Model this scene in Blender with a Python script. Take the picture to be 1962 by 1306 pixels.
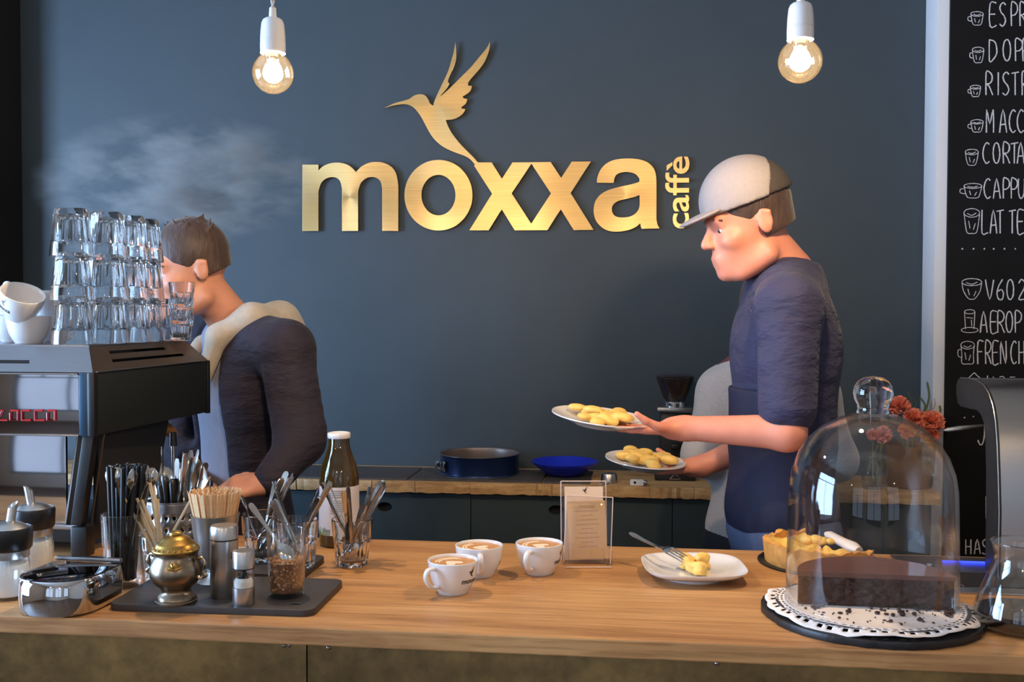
import bpy, bmesh, math, random
import numpy as np
from mathutils import Vector, Matrix, Euler
R = math.radians
PI = math.pi
random.seed(7)
SC = bpy.context.scene
COL = SC.collection
for _o in list(bpy.data.objects): bpy.data.objects.remove(_o)

# ------------------------------------------------------------------ camera
IMW, IMH, FPX = 1962.0, 1306.0, 2000.0
YAW, PITCH, ROLL, CAMH = R(6.8), R(-1.66), R(0.15), 1.5
_fw = Vector((-math.sin(YAW)*math.cos(PITCH), math.cos(YAW)*math.cos(PITCH), math.sin(PITCH)))
_r0 = Vector((math.cos(YAW), math.sin(YAW), 0)); _u0 = _r0.cross(_fw)
_rt = _r0*math.cos(ROLL) + _u0*math.sin(ROLL); _up = -_r0*math.sin(ROLL) + _u0*math.cos(ROLL)
cam_data = bpy.data.cameras.new('camera'); cam = bpy.data.objects.new('camera', cam_data); COL.objects.link(cam)
cam_data.sensor_fit = 'HORIZONTAL'; cam_data.sensor_width = 36.0; cam_data.lens = FPX/IMW*36.0
cam_data.clip_start = 0.05; cam_data.clip_end = 60
cam.matrix_world = Matrix(((_rt.x, _up.x, -_fw.x, 0), (_rt.y, _up.y, -_fw.y, 0), (_rt.z, _up.z, -_fw.z, CAMH), (0, 0, 0, 1)))
SC.camera = cam

# ------------------------------------------------------------------ world, daylight, exposure
SC.view_settings.view_transform = 'Standard'; SC.view_settings.look = 'None'
SC.view_settings.gamma = 1.0; SC.view_settings.use_curve_mapping = False
SC.view_settings.exposure = 0.08
SC.cycles.max_bounces = 20; SC.cycles.transmission_bounces = 20; SC.cycles.transparent_max_bounces = 40
SC.cycles.glossy_bounces = 8; SC.cycles.diffuse_bounces = 4; SC.cycles.volume_bounces = 0
SC.cycles.use_denoising = True; SC.cycles.sample_clamp_indirect = 8.0
world = bpy.data.worlds.new('world'); SC.world = world; world.use_nodes = True
_bg = world.node_tree.nodes['Background']; _bg.inputs[0].default_value = (0.62, 0.76, 1.0, 1); _bg.inputs[1].default_value = 1.2

DAY = (0.66, 0.80, 1.0)
def window_light(name, loc, rot, sx, sy, power, col=DAY):
    l = bpy.data.lights.new(name, 'AREA'); l.shape = 'RECTANGLE'; l.size = sx; l.size_y = sy; l.energy = power; l.color = col
    o = bpy.data.objects.new(name, l); COL.objects.link(o); o.location = loc; o.rotation_euler = rot
    return o
# daylight entering through the shop windows (street side behind the camera, and the side window on the left)
ROOM_BACK, ROOM_LEFT, ROOM_RIGHT, CEIL = -3.2, -3.9, 3.2, 3.5
STREET_WINDOWS = [(-2.65, 1.7), (-0.45, 1.7), (1.9, 1.5)]       # centre x, width
for _x, _w in STREET_WINDOWS:
    window_light('daylight_street', (_x, ROOM_BACK-0.10, 1.65), (R(-90), 0, 0), _w, 2.3, 72*_w)
window_light('daylight_side', (ROOM_LEFT-0.10, 0.9, 1.75), (R(90), 0, R(-90)), 2.2, 2.3, 430, (0.42, 0.66, 1.0))

# ------------------------------------------------------------------ pixel helpers (photo frame 1962 x 1306)
def _ray(px, py): return _fw + _rt*((px-IMW/2)/FPX) - _up*((py-IMH/2)/FPX)
CO = Vector((0, 0, CAMH))
def aty(px, py, Y): d = _ray(px, py); return CO + d*(Y/d.y)
def atz(px, py, z=0.98): d = _ray(px, py); return CO + d*((z-CAMH)/d.z)
def atx(px, py, X): d = _ray(px, py); return CO + d*(X/d.x)
def on(px, py, r=0.0, z=0.98):
    "centre of a round thing of radius r whose front base edge is seen at the pixel"
    p = atz(px, py, z); h = Vector((p.x, p.y, 0)).normalized(); return p + h*r

# ------------------------------------------------------------------ scene graph helpers
def tag(o, label=None, cat=None, group=None, kind=None):
    if label: o['label'] = label
    if cat: o['category'] = cat
    if group: o['group'] = group
    if kind: o['kind'] = kind
    return o
def thing(name, label, cat, loc=(0, 0, 0), rotz=0.0, group=None, rot=None):
    o = bpy.data.objects.new(name, None); COL.objects.link(o); o.empty_display_size = 0.05
    o.location = loc; o.rotation_euler = rot if rot else (0, 0, rotz)
    return tag(o, label, cat, group)
def copy_tree(o, parent=None):
    c = o.copy(); COL.objects.link(c); c.parent = parent
    for ch in o.children: copy_tree(ch, c)
    return c
def rotmat(z_dir, x_hint=(1, 0, 0)):
    z = Vector(z_dir).normalized(); x = Vector(x_hint); x = (x - z*x.dot(z))
    if x.length < 1e-4: x = Vector((0, 1, 0)) - z*z.y
    x.normalize(); y = z.cross(x)
    return Matrix(((x.x, y.x, z.x), (x.y, y.y, z.y), (x.z, y.z, z.z))).to_4x4()
def TR(v): return Matrix.Translation(Vector(v))

def mesh_obj(name, me, mat, parent=None, smooth=True, ang=38, loc=None):
    if smooth:
        me.polygons.foreach_set('use_smooth', [True]*len(me.polygons))
        if ang < 180: me.set_sharp_from_angle(angle=R(ang))
    if mat: me.materials.append(mat)
    o = bpy.data.objects.new(name, me); COL.objects.link(o)
    if parent: o.parent = parent
    if loc is not None: o.location = loc
    return o
class MB:
    def __init__(s): s.v = []; s.f = []
    def add(s, vs, fs, M=None):
        b = len(s.v)
        s.v += [(M @ Vector(v)) if M else Vector(v) for v in vs]
        s.f += [[b+i for i in f] for f in fs]; return s
    def box(s, c, size, M=None):
        x, y, z = [a/2 for a in size]; cx, cy, cz = c
        vs = [(cx+i*x, cy+j*y, cz+k*z) for i in (-1, 1) for j in (-1, 1) for k in (-1, 1)]
        return s.add(vs, [(0, 1, 3, 2), (4, 6, 7, 5), (0, 4, 5, 1), (2, 3, 7, 6), (0, 2, 6, 4), (1, 5, 7, 3)], M)
    def lathe(s, prof, n=32, M=None, rad=None):
        "prof: (r, z) list; rad(theta, r, z) may modulate the radius"
        vs = []; fs = []; rows = []
        for r, z in prof:
            if r < 1e-6: rows.append([len(vs)]); vs.append((0, 0, z)); continue
            row = []
            for i in range(n):
                t = 2*PI*i/n; rr = rad(t, r, z) if rad else r
                row.append(len(vs)); vs.append((rr*math.cos(t), rr*math.sin(t), z))
            rows.append(row)
        for a, b in zip(rows, rows[1:]):
            if len(a) == 1 and len(b) == 1: continue
            for i in range(n):
                j = (i+1) % n
                if len(a) == 1: fs.append((a[0], b[j], b[i]))
                elif len(b) == 1: fs.append((a[i], a[j], b[0]))
                else: fs.append((a[i], a[j], b[j], b[i]))
        return s.add(vs, fs, M)
    def tube(s, path, r, n=8, M=None, caps=True, flat=None, hint=(0, 0, 1)):
        path = [Vector(p) for p in path]; m = len(path); rs = r if isinstance(r, (list, tuple)) else [r]*m
        vs = []; fs = []; ref = None
        for i, p in enumerate(path):
            t = (path[min(i+1, m-1)] - path[max(i-1, 0)]).normalized()
            if ref is None:
                ref = Vector(hint) if abs(t.dot(Vector(hint))) < 0.95 else Vector((1, 0, 0))
            a = (ref - t*ref.dot(t)).normalized(); ref = a; b = t.cross(a)
            fl = (flat[i] if isinstance(flat, (list, tuple)) else flat) if flat is not None else 1.0
            for k in range(n):
                th = 2*PI*k/n; vs.append(p + a*(rs[i]*fl*math.cos(th)) + b*(rs[i]*math.sin(th)))
        for i in range(m-1):
            for k in range(n):
                l = (k+1) % n; fs.append((i*n+k, i*n+l, (i+1)*n+l, (i+1)*n+k))
        if caps: fs.append(tuple(range(n-1, -1, -1))); fs.append(tuple((m-1)*n+k for k in range(n)))
        return s.add(vs, fs, M)
    def prism(s, loop, z0, z1, M=None):
        n = len(loop); vs = [(x, y, z0) for x, y in loop] + [(x, y, z1) for x, y in loop]
        fs = [tuple(range(n-1, -1, -1)), tuple(range(n, 2*n))] + [(i, (i+1) % n, n+(i+1) % n, n+i) for i in range(n)]
        return s.add(vs, fs, M)
    def ball(s, c, r, nu=16, nv=10, M=None):
        if not isinstance(r, (list, tuple)): r = (r, r, r)
        pr = [(math.sin(PI*k/nv), -math.cos(PI*k/nv)) for k in range(nv+1)]
        pr[0] = (0, -1); pr[-1] = (0, 1)
        N = Matrix.Translation(Vector(c)) @ Matrix.Diagonal((r[0], r[1], r[2], 1))
        return s.lathe(pr, nu, (M @ N) if M else N)
    def mesh(s, name, bevel=0.0, seg=2, recalc=True):
        me = bpy.data.meshes.new(name); me.from_pydata([tuple(v) for v in s.v], [], s.f)
        bm = bmesh.new(); bm.from_mesh(me)
        if recalc: bmesh.ops.recalc_face_normals(bm, faces=bm.faces)
        if bevel > 0:
            es = [e for e in bm.edges if len(e.link_faces) == 2 and e.calc_face_angle(0) > R(35)]
            bmesh.ops.bevel(bm, geom=es, offset=bevel, segments=seg, affect='EDGES', profile=0.6, clamp_overlap=True)
        bm.to_mesh(me); bm.free(); me.update(); return me
    def build(s, name, mat, parent=None, bevel=0.0, seg=2, smooth=True, ang=38, loc=None, recalc=True):
        return mesh_obj(name, s.mesh(name, bevel, seg, recalc), mat, parent, smooth, ang, loc)

def catmull(pts, k=6, closed=False):
    P = [Vector(p) for p in pts]; n = len(P); out = []
    rng = range(n) if closed else range(n-1)
    for i in rng:
        p0 = P[(i-1) % n] if closed or i > 0 else P[0]; p1 = P[i]; p2 = P[(i+1) % n]
        p3 = P[(i+2) % n] if closed or i+2 < n else P[-1]
        for j in range(k):
            t = j/k
            out.append(0.5*((2*p1) + (p2-p0)*t + (2*p0-5*p1+4*p2-p3)*t*t + (3*p1-p0-3*p2+p3)*t**3))
    if not closed: out.append(P[-1])
    return out

def plate_mesh(name, loops, thick, bevel=0.0):
    "flat plate from 2D loops (with holes), extruded; local XY plane, z = 0..thick"
    cu = bpy.data.curves.new(name, 'CURVE'); cu.dimensions = '2D'; cu.fill_mode = 'BOTH'; cu.extrude = thick/2; cu.bevel_depth = bevel
    for lp in loops:
        sp = cu.splines.new('POLY'); sp.points.add(len(lp)-1); sp.use_cyclic_u = True
        for q, p in zip(sp.points, lp): q.co = (p[0], p[1], 0, 1)
    return curve_to_mesh(cu, name)
def curve_to_mesh(cu, name):
    t = bpy.data.objects.new('tmp', cu); COL.objects.link(t)
    dg = bpy.context.evaluated_depsgraph_get(); me = bpy.data.meshes.new_from_object(t.evaluated_get(dg))
    bpy.data.objects.remove(t); bpy.data.curves.remove(cu); me.name = name
    return me
def text_mesh(body, size, thick=0.0, offset=0.0, align='CENTER', shear=0.0):
    cu = bpy.data.curves.new('txt', 'FONT'); cu.body = body; cu.size = size; cu.extrude = thick/2; cu.offset = offset
    cu.align_x = align; cu.shear = shear; cu.resolution_u = 4
    return curve_to_mesh(cu, 'txt')
def map_mesh(me, fn):
    for v in me.vertices: v.co = fn(v.co.copy())
    me.update(); return me

# ------------------------------------------------------------------ materials
def lin(c): return tuple(((x/255)/12.92 if x/255 <= 0.04045 else ((x/255+0.055)/1.055)**2.4) for x in c)
def new_mat(name):
    m = bpy.data.materials.new(name); m.use_nodes = True; nt = m.node_tree
    return m, nt, nt.nodes['Principled BSDF']
def N(nt, typ, **kw):
    n = nt.nodes.new(typ)
    for k, v in kw.items(): setattr(n, k, v)
    return n
def L(nt, a, b): nt.links.new(a, b)
def ramp(nt, fac, stops):
    r = N(nt, 'ShaderNodeValToRGB'); e = r.color_ramp.elements
    while len(e) < len(stops): e.new(0.5)
    for el, (p, c) in zip(e, stops): el.position = p; el.color = (*c, 1)
    L(nt, fac, r.inputs[0]); return r.outputs[0]
def coords(nt, scale=(1, 1, 1), loc=(0, 0, 0), rot=(0, 0, 0), world_space=False):
    tc = N(nt, 'ShaderNodeTexCoord'); mp = N(nt, 'ShaderNodeMapping')
    mp.inputs['Scale'].default_value = scale; mp.inputs['Location'].default_value = loc; mp.inputs['Rotation'].default_value = rot
    if world_space:
        g = N(nt, 'ShaderNodeNewGeometry'); L(nt, g.outputs['Position'], mp.inputs[0])
    else: L(nt, tc.outputs['Object'], mp.inputs[0])
    return mp.outputs[0]
def noise(nt, vec, scale, detail=4.0, rough=0.55):
    n = N(nt, 'ShaderNodeTexNoise'); n.inputs['Scale'].default_value = scale; n.inputs['Detail'].default_value = detail; n.inputs['Roughness'].default_value = rough
    L(nt, vec, n.inputs['Vector']); return n.outputs['Fac']
def bump(nt, bsdf, h, strength, dist=0.002):
    b = N(nt, 'ShaderNodeBump'); b.inputs['Strength'].default_value = strength; b.inputs['Distance'].default_value = dist
    L(nt, h, b.inputs['Height']); L(nt, b.outputs[0], bsdf.inputs['Normal'])
def mat(name, col, rough=0.5, metal=0.0, var=0.12, scale=40.0, stretch=(1, 1, 1), bmp=0.0, bdist=0.001, spec=0.5, coat=0.0, sheen=0.0, sss=0.0, rvar=0.0, world_space=False, emit=0.0):
    m, nt, b = new_mat(name); c = lin(col)
    v = coords(nt, stretch, world_space=world_space); n = noise(nt, v, scale)
    L(nt, ramp(nt, n, [(0.25, tuple(x*(1-var) for x in c)), (0.75, tuple(min(1, x*(1+var)) for x in c))]), b.inputs['Base Color'])
    b.inputs['Roughness'].default_value = rough; b.inputs['Metallic'].default_value = metal
    b.inputs['Specular IOR Level'].default_value = spec; b.inputs['Coat Weight'].default_value = coat
    b.inputs['Sheen Weight'].default_value = sheen
    if sss: b.inputs['Subsurface Weight'].default_value = sss; b.inputs['Subsurface Scale'].default_value = 0.01
    if rvar:
        mr = N(nt, 'ShaderNodeMapRange'); mr.inputs['To Min'].default_value = max(0.02, rough-rvar); mr.inputs['To Max'].default_value = rough+rvar
        L(nt, n, mr.inputs['Value']); L(nt, mr.outputs[0], b.inputs['Roughness'])
    if bmp: bump(nt, b, n, bmp, bdist)
    return m
def thin_glass(name, tint=(1, 1, 1), base=0.05, edge=0.75, power=3.0, rough=0.0, edge_tint=None, haze=0.0):
    m = bpy.data.materials.new(name); m.use_nodes = True; nt = m.node_tree; nt.nodes.clear()
    out = N(nt, 'ShaderNodeOutputMaterial'); mx = N(nt, 'ShaderNodeMixShader'); tr = N(nt, 'ShaderNodeBsdfTransparent'); gl = N(nt, 'ShaderNodeBsdfGlossy')
    tr.inputs[0].default_value = (*tint, 1); gl.inputs[0].default_value = (1, 1, 1, 1); gl.inputs['Roughness'].default_value = rough
    lw = N(nt, 'ShaderNodeLayerWeight'); lw.inputs[0].default_value = 0.5
    p = N(nt, 'ShaderNodeMath', operation='POWER'); p.inputs[1].default_value = power; L(nt, lw.outputs['Facing'], p.inputs[0])
    ma = N(nt, 'ShaderNodeMath', operation='MULTIPLY_ADD'); ma.inputs[1].default_value = edge; ma.inputs[2].default_value = base; L(nt, p.outputs[0], ma.inputs[0])
    if haze:
        tl = N(nt, 'ShaderNodeBsdfTranslucent'); tl.inputs[0].default_value = (1, 0.85, 0.62, 1)
    if edge_tint:
        mc = N(nt, 'ShaderNodeMix', data_type='RGBA'); L(nt, p.outputs[0], mc.inputs[0]); mc.inputs[6].default_value = (*tint, 1); mc.inputs[7].default_value = (*edge_tint, 1)
        L(nt, mc.outputs[2], tr.inputs[0])
    L(nt, ma.outputs[0], mx.inputs[0]); trs = tr.outputs[0]
    if haze:
        m3 = N(nt, 'ShaderNodeMixShader'); m3.inputs[0].default_value = haze; L(nt, tr.outputs[0], m3.inputs[1]); L(nt, tl.outputs[0], m3.inputs[2]); trs = m3.outputs[0]
    L(nt, trs, mx.inputs[1]); L(nt, gl.outputs[0], mx.inputs[2]); L(nt, mx.outputs[0], out.inputs[0])
    return m
def solid_glass(name, col=(1, 1, 1), rough=0.0, ior=1.48):
    m, nt, b = new_mat(name); b.inputs['Base Color'].default_value = (*col, 1); b.inputs['Roughness'].default_value = rough
    b.inputs['IOR'].default_value = ior; b.inputs['Transmission Weight'].default_value = 1.0; return m
def emitter(name, col, strength):
    m = bpy.data.materials.new(name); m.use_nodes = True; nt = m.node_tree; nt.nodes.clear()
    out = N(nt, 'ShaderNodeOutputMaterial'); e = N(nt, 'ShaderNodeEmission'); e.inputs[0].default_value = (*col, 1); e.inputs[1].default_value = strength
    L(nt, e.outputs[0], out.inputs[0]); return m
def wood(name, cols, stretch=(1.2, 14, 14), scale=2.2, rough=0.45, streak=0.25, world_space=True, bmp=0.15):
    m, nt, b = new_mat(name); v = coords(nt, stretch, world_space=world_space)
    wv = N(nt, 'ShaderNodeVectorMath', operation='ADD'); n0 = N(nt, 'ShaderNodeTexNoise'); n0.inputs['Scale'].default_value = 0.9
    L(nt, v, n0.inputs['Vector']); sc = N(nt, 'ShaderNodeVectorMath', operation='SCALE'); sc.inputs['Scale'].default_value = 1.6
    L(nt, n0.outputs['Color'], sc.inputs[0]); L(nt, v, wv.inputs[0]); L(nt, sc.outputs[0], wv.inputs[1])
    n1 = noise(nt, wv.outputs[0], scale, 6, 0.62)
    c1 = ramp(nt, n1, [(0.30, lin(cols[0])), (0.5, lin(cols[1])), (0.72, lin(cols[2]))])
    v2 = coords(nt, (stretch[0]*2.2, stretch[1]*11, stretch[2]*11), world_space=world_space); n2 = noise(nt, v2, scale*2, 3)
    mx = N(nt, 'ShaderNodeMix', data_type='RGBA', blend_type='MULTIPLY'); mx.inputs[0].default_value = streak
    L(nt, c1, mx.inputs[6]); L(nt, ramp(nt, n2, [(0.35, (0.35, 0.27, 0.2)), (0.55, (1, 1, 1))]), mx.inputs[7])
    v3 = coords(nt, (stretch[0]*1.6, stretch[1]*0.55, stretch[2]*0.55), (3.1, 1.7, 0), world_space=world_space); n3 = noise(nt, v3, 2.6, 5, 0.6)
    mk = N(nt, 'ShaderNodeMix', data_type='RGBA', blend_type='MULTIPLY'); mk.inputs[0].default_value = 1.0; L(nt, mx.outputs[2], mk.inputs[6]); L(nt, ramp(nt, n3, [(0.62, (1, 1, 1)), (0.76, (0.62, 0.54, 0.46))]), mk.inputs[7])
    L(nt, mk.outputs[2], b.inputs['Base Color']); b.inputs['Roughness'].default_value = rough
    bump(nt, b, n2, bmp, 0.0008); return m

M = {}
M['wall'] = mat('wall_petrol', (55, 66, 74), 0.5, var=0.05, scale=9, bmp=0.06, bdist=0.001, spec=0.35)
M['room'] = mat('room_plaster', (186, 176, 164), 0.8, var=0.05, scale=6)
M['brickred'] = mat('room_brick', (120, 78, 62), 0.85, var=0.25, scale=30)
M['ceil'] = mat('ceiling_paint', (190, 185, 178), 0.85, var=0.03, scale=5)
M['floor'] = wood('floor_boards', [(58, 42, 32), (82, 60, 44), (104, 78, 56)], rough=0.5)
M['counter'] = wood('counter_oak', [(152, 104, 62), (190, 140, 88), (206, 160, 108)], stretch=(0.8, 5, 5), scale=1.6, rough=0.42, streak=0.42)
M['shelfwood'] = wood('shelf_oak', [(168, 126, 80), (206, 166, 116), (224, 190, 142)], stretch=(2, 12, 12), scale=3.0, rough=0.55, streak=0.5, bmp=0.5)
M['white'] = mat('white_paint', (214, 214, 218), 0.6, var=0.02, scale=12)
M['cabinet'] = mat('cabinet_petrol', (44, 58, 66), 0.5, var=0.05, scale=14)
M['darkfill'] = mat('fill_black', (8, 8, 9), 0.9)  # flat black for dark fills, including the shade inside the finger holes
M['slate'] = mat('slate', (72, 68, 68), 0.6, var=0.22, scale=35, bmp=0.5, bdist=0.002)
M['porcelain'] = mat('porcelain', (226, 224, 226), 0.14, var=0.012, scale=10, coat=0.3)
M['steel'] = mat('brushed_steel', (196, 194, 192), 0.33, 1.0, var=0.02, scale=60, stretch=(0.4, 0.4, 9), rvar=0.02)
M['steelh'] = mat('brushed_steel_across', (168, 166, 166), 0.3, 1.0, var=0.03, scale=60, stretch=(0.3, 9, 9), rvar=0.03)
M['chrome'] = mat('chrome', (205, 205, 208), 0.05, 1.0, var=0.02)
M['cutlery'] = mat('cutlery_steel', (190, 186, 182), 0.16, 1.0, var=0.06, scale=80)
M['blackplastic'] = mat('black_plastic', (18, 18, 20), 0.35, var=0.05)
M['blackmetal'] = mat('black_powder', (24, 28, 31), 0.42, var=0.06, scale=80)
M['tglass'] = thin_glass('clear_glass', (0.97, 0.98, 0.98), 0.05, 0.8, 2.6, edge_tint=(0.80, 0.84, 0.86))
M['dome'] = thin_glass('dome_glass', (0.985, 0.985, 0.985), 0.028, 0.7, 3.5, edge_tint=(0.85, 0.87, 0.9))
M['sglass'] = solid_glass('cast_glass', (0.985, 0.99, 0.995))
M['chalk'] = mat('chalk', (205, 202, 205), 0.9, var=0.35, scale=260)
M['board'] = mat('blackboard', (17, 15, 16), 0.75, var=0.3, scale=7, spec=0.2)
M['red'] = mat('red_enamel', (176, 28, 36), 0.3, var=0.03)

# ------------------------------------------------------------------ the room
def struct(name, mb, m, label, cat, bevel=0.0, parent=None, smooth=True):
    o = mb.build(name, m, parent, bevel=bevel, smooth=smooth)
    if parent is None: tag(o, label, cat, kind='structure')
    return o
WALL_Y = 3.68
struct('floor', MB().box(((ROOM_LEFT+ROOM_RIGHT)/2, (ROOM_BACK+WALL_Y)/2, -0.05), (ROOM_RIGHT-ROOM_LEFT+0.4, WALL_Y-ROOM_BACK+0.4, 0.1)), M['floor'], 'dark wooden floor of the coffee bar', 'floor')
struct('ceiling', MB().box(((ROOM_LEFT+ROOM_RIGHT)/2, (ROOM_BACK+WALL_Y)/2, CEIL+0.05), (ROOM_RIGHT-ROOM_LEFT+0.4, WALL_Y-ROOM_BACK+0.4, 0.1)), M['ceil'], 'pale painted ceiling above the coffee bar', 'ceiling')
struct('wall_back', MB().box(((ROOM_LEFT+ROOM_RIGHT)/2, WALL_Y+0.08, CEIL/2), (ROOM_RIGHT-ROOM_LEFT+0.4, 0.16, CEIL)), M['wall'], 'dark petrol blue wall behind the bar carrying the gold lettering', 'wall')
# protruding wall part on the right that carries the blackboard; white painted edge
PX0 = aty(1770, 300, WALL_Y).x; PYF = 3.532
struct('wall_right', MB().box(((PX0+ROOM_RIGHT+0.2)/2, (PYF+WALL_Y)/2, CEIL/2), (ROOM_RIGHT+0.2-PX0, WALL_Y-PYF-0.002, CEIL)), M['white'], 'white painted wall edge left of the blackboard', 'wall', bevel=0.002)
struct('dark_strip_1', MB().box(((ROOM_LEFT+aty(42, 300, WALL_Y).x)/2, 3.60, CEIL/2), (aty(42, 300, WALL_Y).x-ROOM_LEFT, 0.158, CEIL)), M['darkfill'], 'black upright strip added for the dark band at the far left edge', 'dark_strip')  # added black strip for the dark left band and its soft shadow
struct('wall_side', MB().box((ROOM_RIGHT+0.1, (ROOM_BACK+WALL_Y)/2, CEIL/2), (0.2, WALL_Y-ROOM_BACK, CEIL)), M['room'], 'plain side wall of the shop', 'wall')
# left wall with one window, street wall with three windows
def wall_with_openings(name, axis, pos, a0, a1, openings, thick, m, label):
    mb = MB(); cur = a0
    def bx(lo, hi, z0, z1):
        if hi-lo < 1e-3: return
        c = ((lo+hi)/2, pos, (z0+z1)/2); s = (hi-lo, thick, z1-z0)
        if axis == 'y': c = (c[1], c[0], c[2]); s = (s[1], s[0], s[2])
        mb.box(c, s)
    for c, w in openings:
        bx(cur, c-w/2, 0, CEIL); bx(c-w/2, c+w/2, 0, 0.5); bx(c-w/2, c+w/2, 2.8, CEIL); cur = c+w/2
    bx(cur, a1, 0, CEIL)
    return struct(name, mb, m, label, 'wall')
wall_with_openings('wall_front', 'x', ROOM_BACK-0.1, ROOM_LEFT-0.2, ROOM_RIGHT+0.2, STREET_WINDOWS, 0.2, M['room'], 'street side wall of the shop with tall windows')
wall_with_openings('wall_left', 'y', ROOM_LEFT-0.1, ROOM_BACK, WALL_Y, [(0.9, 2.2)], 0.2, M['room'], 'left wall of the shop with a wide window')
def window_frame(name, label, centre, w, axis, pos):
    root = thing(name, label, 'window'); tag(root, kind='structure')
    def bar(a, z, la, lz, t=0.05):
        c = (a, pos, z); s = (la, t, lz)
        if axis == 'y': c = (pos, a, z); s = (t, la, lz)
        MB().box(c, s).build('frame_bar', M['blackmetal'], root)
    bar(centre-w/2+0.03, 1.65, 0.06, 2.3); bar(centre+w/2-0.03, 1.65, 0.06, 2.3); bar(centre, 0.53, w-0.12, 0.06); bar(centre, 2.77, w-0.12, 0.06)
    bar(centre, 2.2, w-0.12, 0.05, 0.04)
    for k in (-1, 0, 1): bar(centre+k*w/4, 2.485, 0.035, 0.51, 0.035)
    bar(centre, 1.37, 0.05, 1.6, 0.04)
for i, (x, w) in enumerate(STREET_WINDOWS):
    window_frame('window_%d' % (i+1), ['street window with dark bars on the far left', 'middle street window with dark bars behind the viewer', 'right street window with dark bars'][i], x, w, 'x', ROOM_BACK-0.03)
window_frame('window_4', 'side window with dark bars in the left wall', 0.9, 2.2, 'y', ROOM_LEFT-0.03)
# ------------------------------------------------------------------ front counter
CT = 0.98
CF, CB, CX0, CX1 = 1.645, 2.305, -2.35, 1.95
def counter_slab():
    mb = MB(); n = 160; t = 0.029
    rnd = random.Random(3); xs = [CX0+(CX1-CX0)*i/n for i in range(n+1)]
    sec = [(CF+0.001, CT), (CB, CT), (CB, CT-t), (CF+0.001, CT-t), (CF, CT-t+0.002), (CF, CT-0.002)]
    vs = []; fs = []
    for i, x in enumerate(xs):
        j = rnd.uniform(-0.0008, 0.0008) + (rnd.uniform(0, 0.0025) if rnd.random() < 0.06 else 0)
        for k, (y, z) in enumerate(sec):
            vs.append((x, y + (j if k in (0, 5, 4, 3) else 0), z))
    m = len(sec)
    for i in range(n):
        for k in range(m): l = (k+1) % m; fs.append((i*m+k, i*m+l, (i+1)*m+l, (i+1)*m+k))
    fs.append(tuple(range(m))); fs.append(tuple(n*m+k for k in range(m)))
    return mb.add(vs, fs)
tag(counter_slab().build('oak_worktop', M['counter'], ang=20), 'long oak counter top running across the front of the bar', 'counter top')
M['brass_panel'] = None
def brass_panel_mat():
    m, nt, b = new_mat('aged_brass_sheet'); v = coords(nt, (1, 1, 1), world_space=True)
    n1 = noise(nt, v, 5, 7, 0.65); n2 = noise(nt, v, 38, 4, 0.6)
    mx = N(nt, 'ShaderNodeMath', operation='MULTIPLY_ADD'); mx.inputs[1].default_value = 0.7; L(nt, n1, mx.inputs[0])
    m2 = N(nt, 'ShaderNodeMath', operation='MULTIPLY'); m2.inputs[1].default_value = 0.3; L(nt, n2, m2.inputs[0]); L(nt, m2.outputs[0], mx.inputs[2])
    L(nt, ramp(nt, mx.outputs[0], [(0.3, lin((84, 68, 46))), (0.5, lin((124, 100, 64))), (0.7, lin((158, 126, 78)))]), b.inputs['Base Color'])
    b.inputs['Metallic'].default_value = 0.9
    mr = N(nt, 'ShaderNodeMapRange'); mr.inputs['To Min'].default_value = 0.18; mr.inputs['To Max'].default_value = 0.42; L(nt, n1, mr.inputs['Value']); L(nt, mr.outputs[0], b.inputs['Roughness'])
    return m
M['brass_panel'] = brass_panel_mat()
PY = 1.675
base = thing('brass_bar', 'counter base clad in aged greenish brass sheets below the oak top', 'counter', (0, 0, 0))
MB().box(((CX0+CX1)/2, (PY+CB)/2-0.01, 0.475), (CX1-CX0-0.1, CB-PY-0.06, 0.95)).build('carcass', M['blackmetal'], base)
seam = aty(588, 1262, PY).x
edges = [CX0+0.05, seam-1.22, seam, seam+1.3, CX1-0.05]
for a, b in zip(edges, edges[1:]):
    MB().box(((a+b)/2, PY+0.004, 0.475), (b-a-0.002, 0.008, 0.949)).build('brass_sheet', M['brass_panel'], base, bevel=0.0006)
for px, py in ((544, 1236), (554, 1235), (630, 1240), (1374, 1270)):
    p = aty(px, py, PY)
    MB().lathe([(0, 0.0035), (0.002, 0.0032), (0.0036, 0.0015), (0.0042, 0)], 12, TR((p.x, PY, p.z)) @ rotmat((0, -1, 0))).build('screw', M['chrome'], base)

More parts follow.
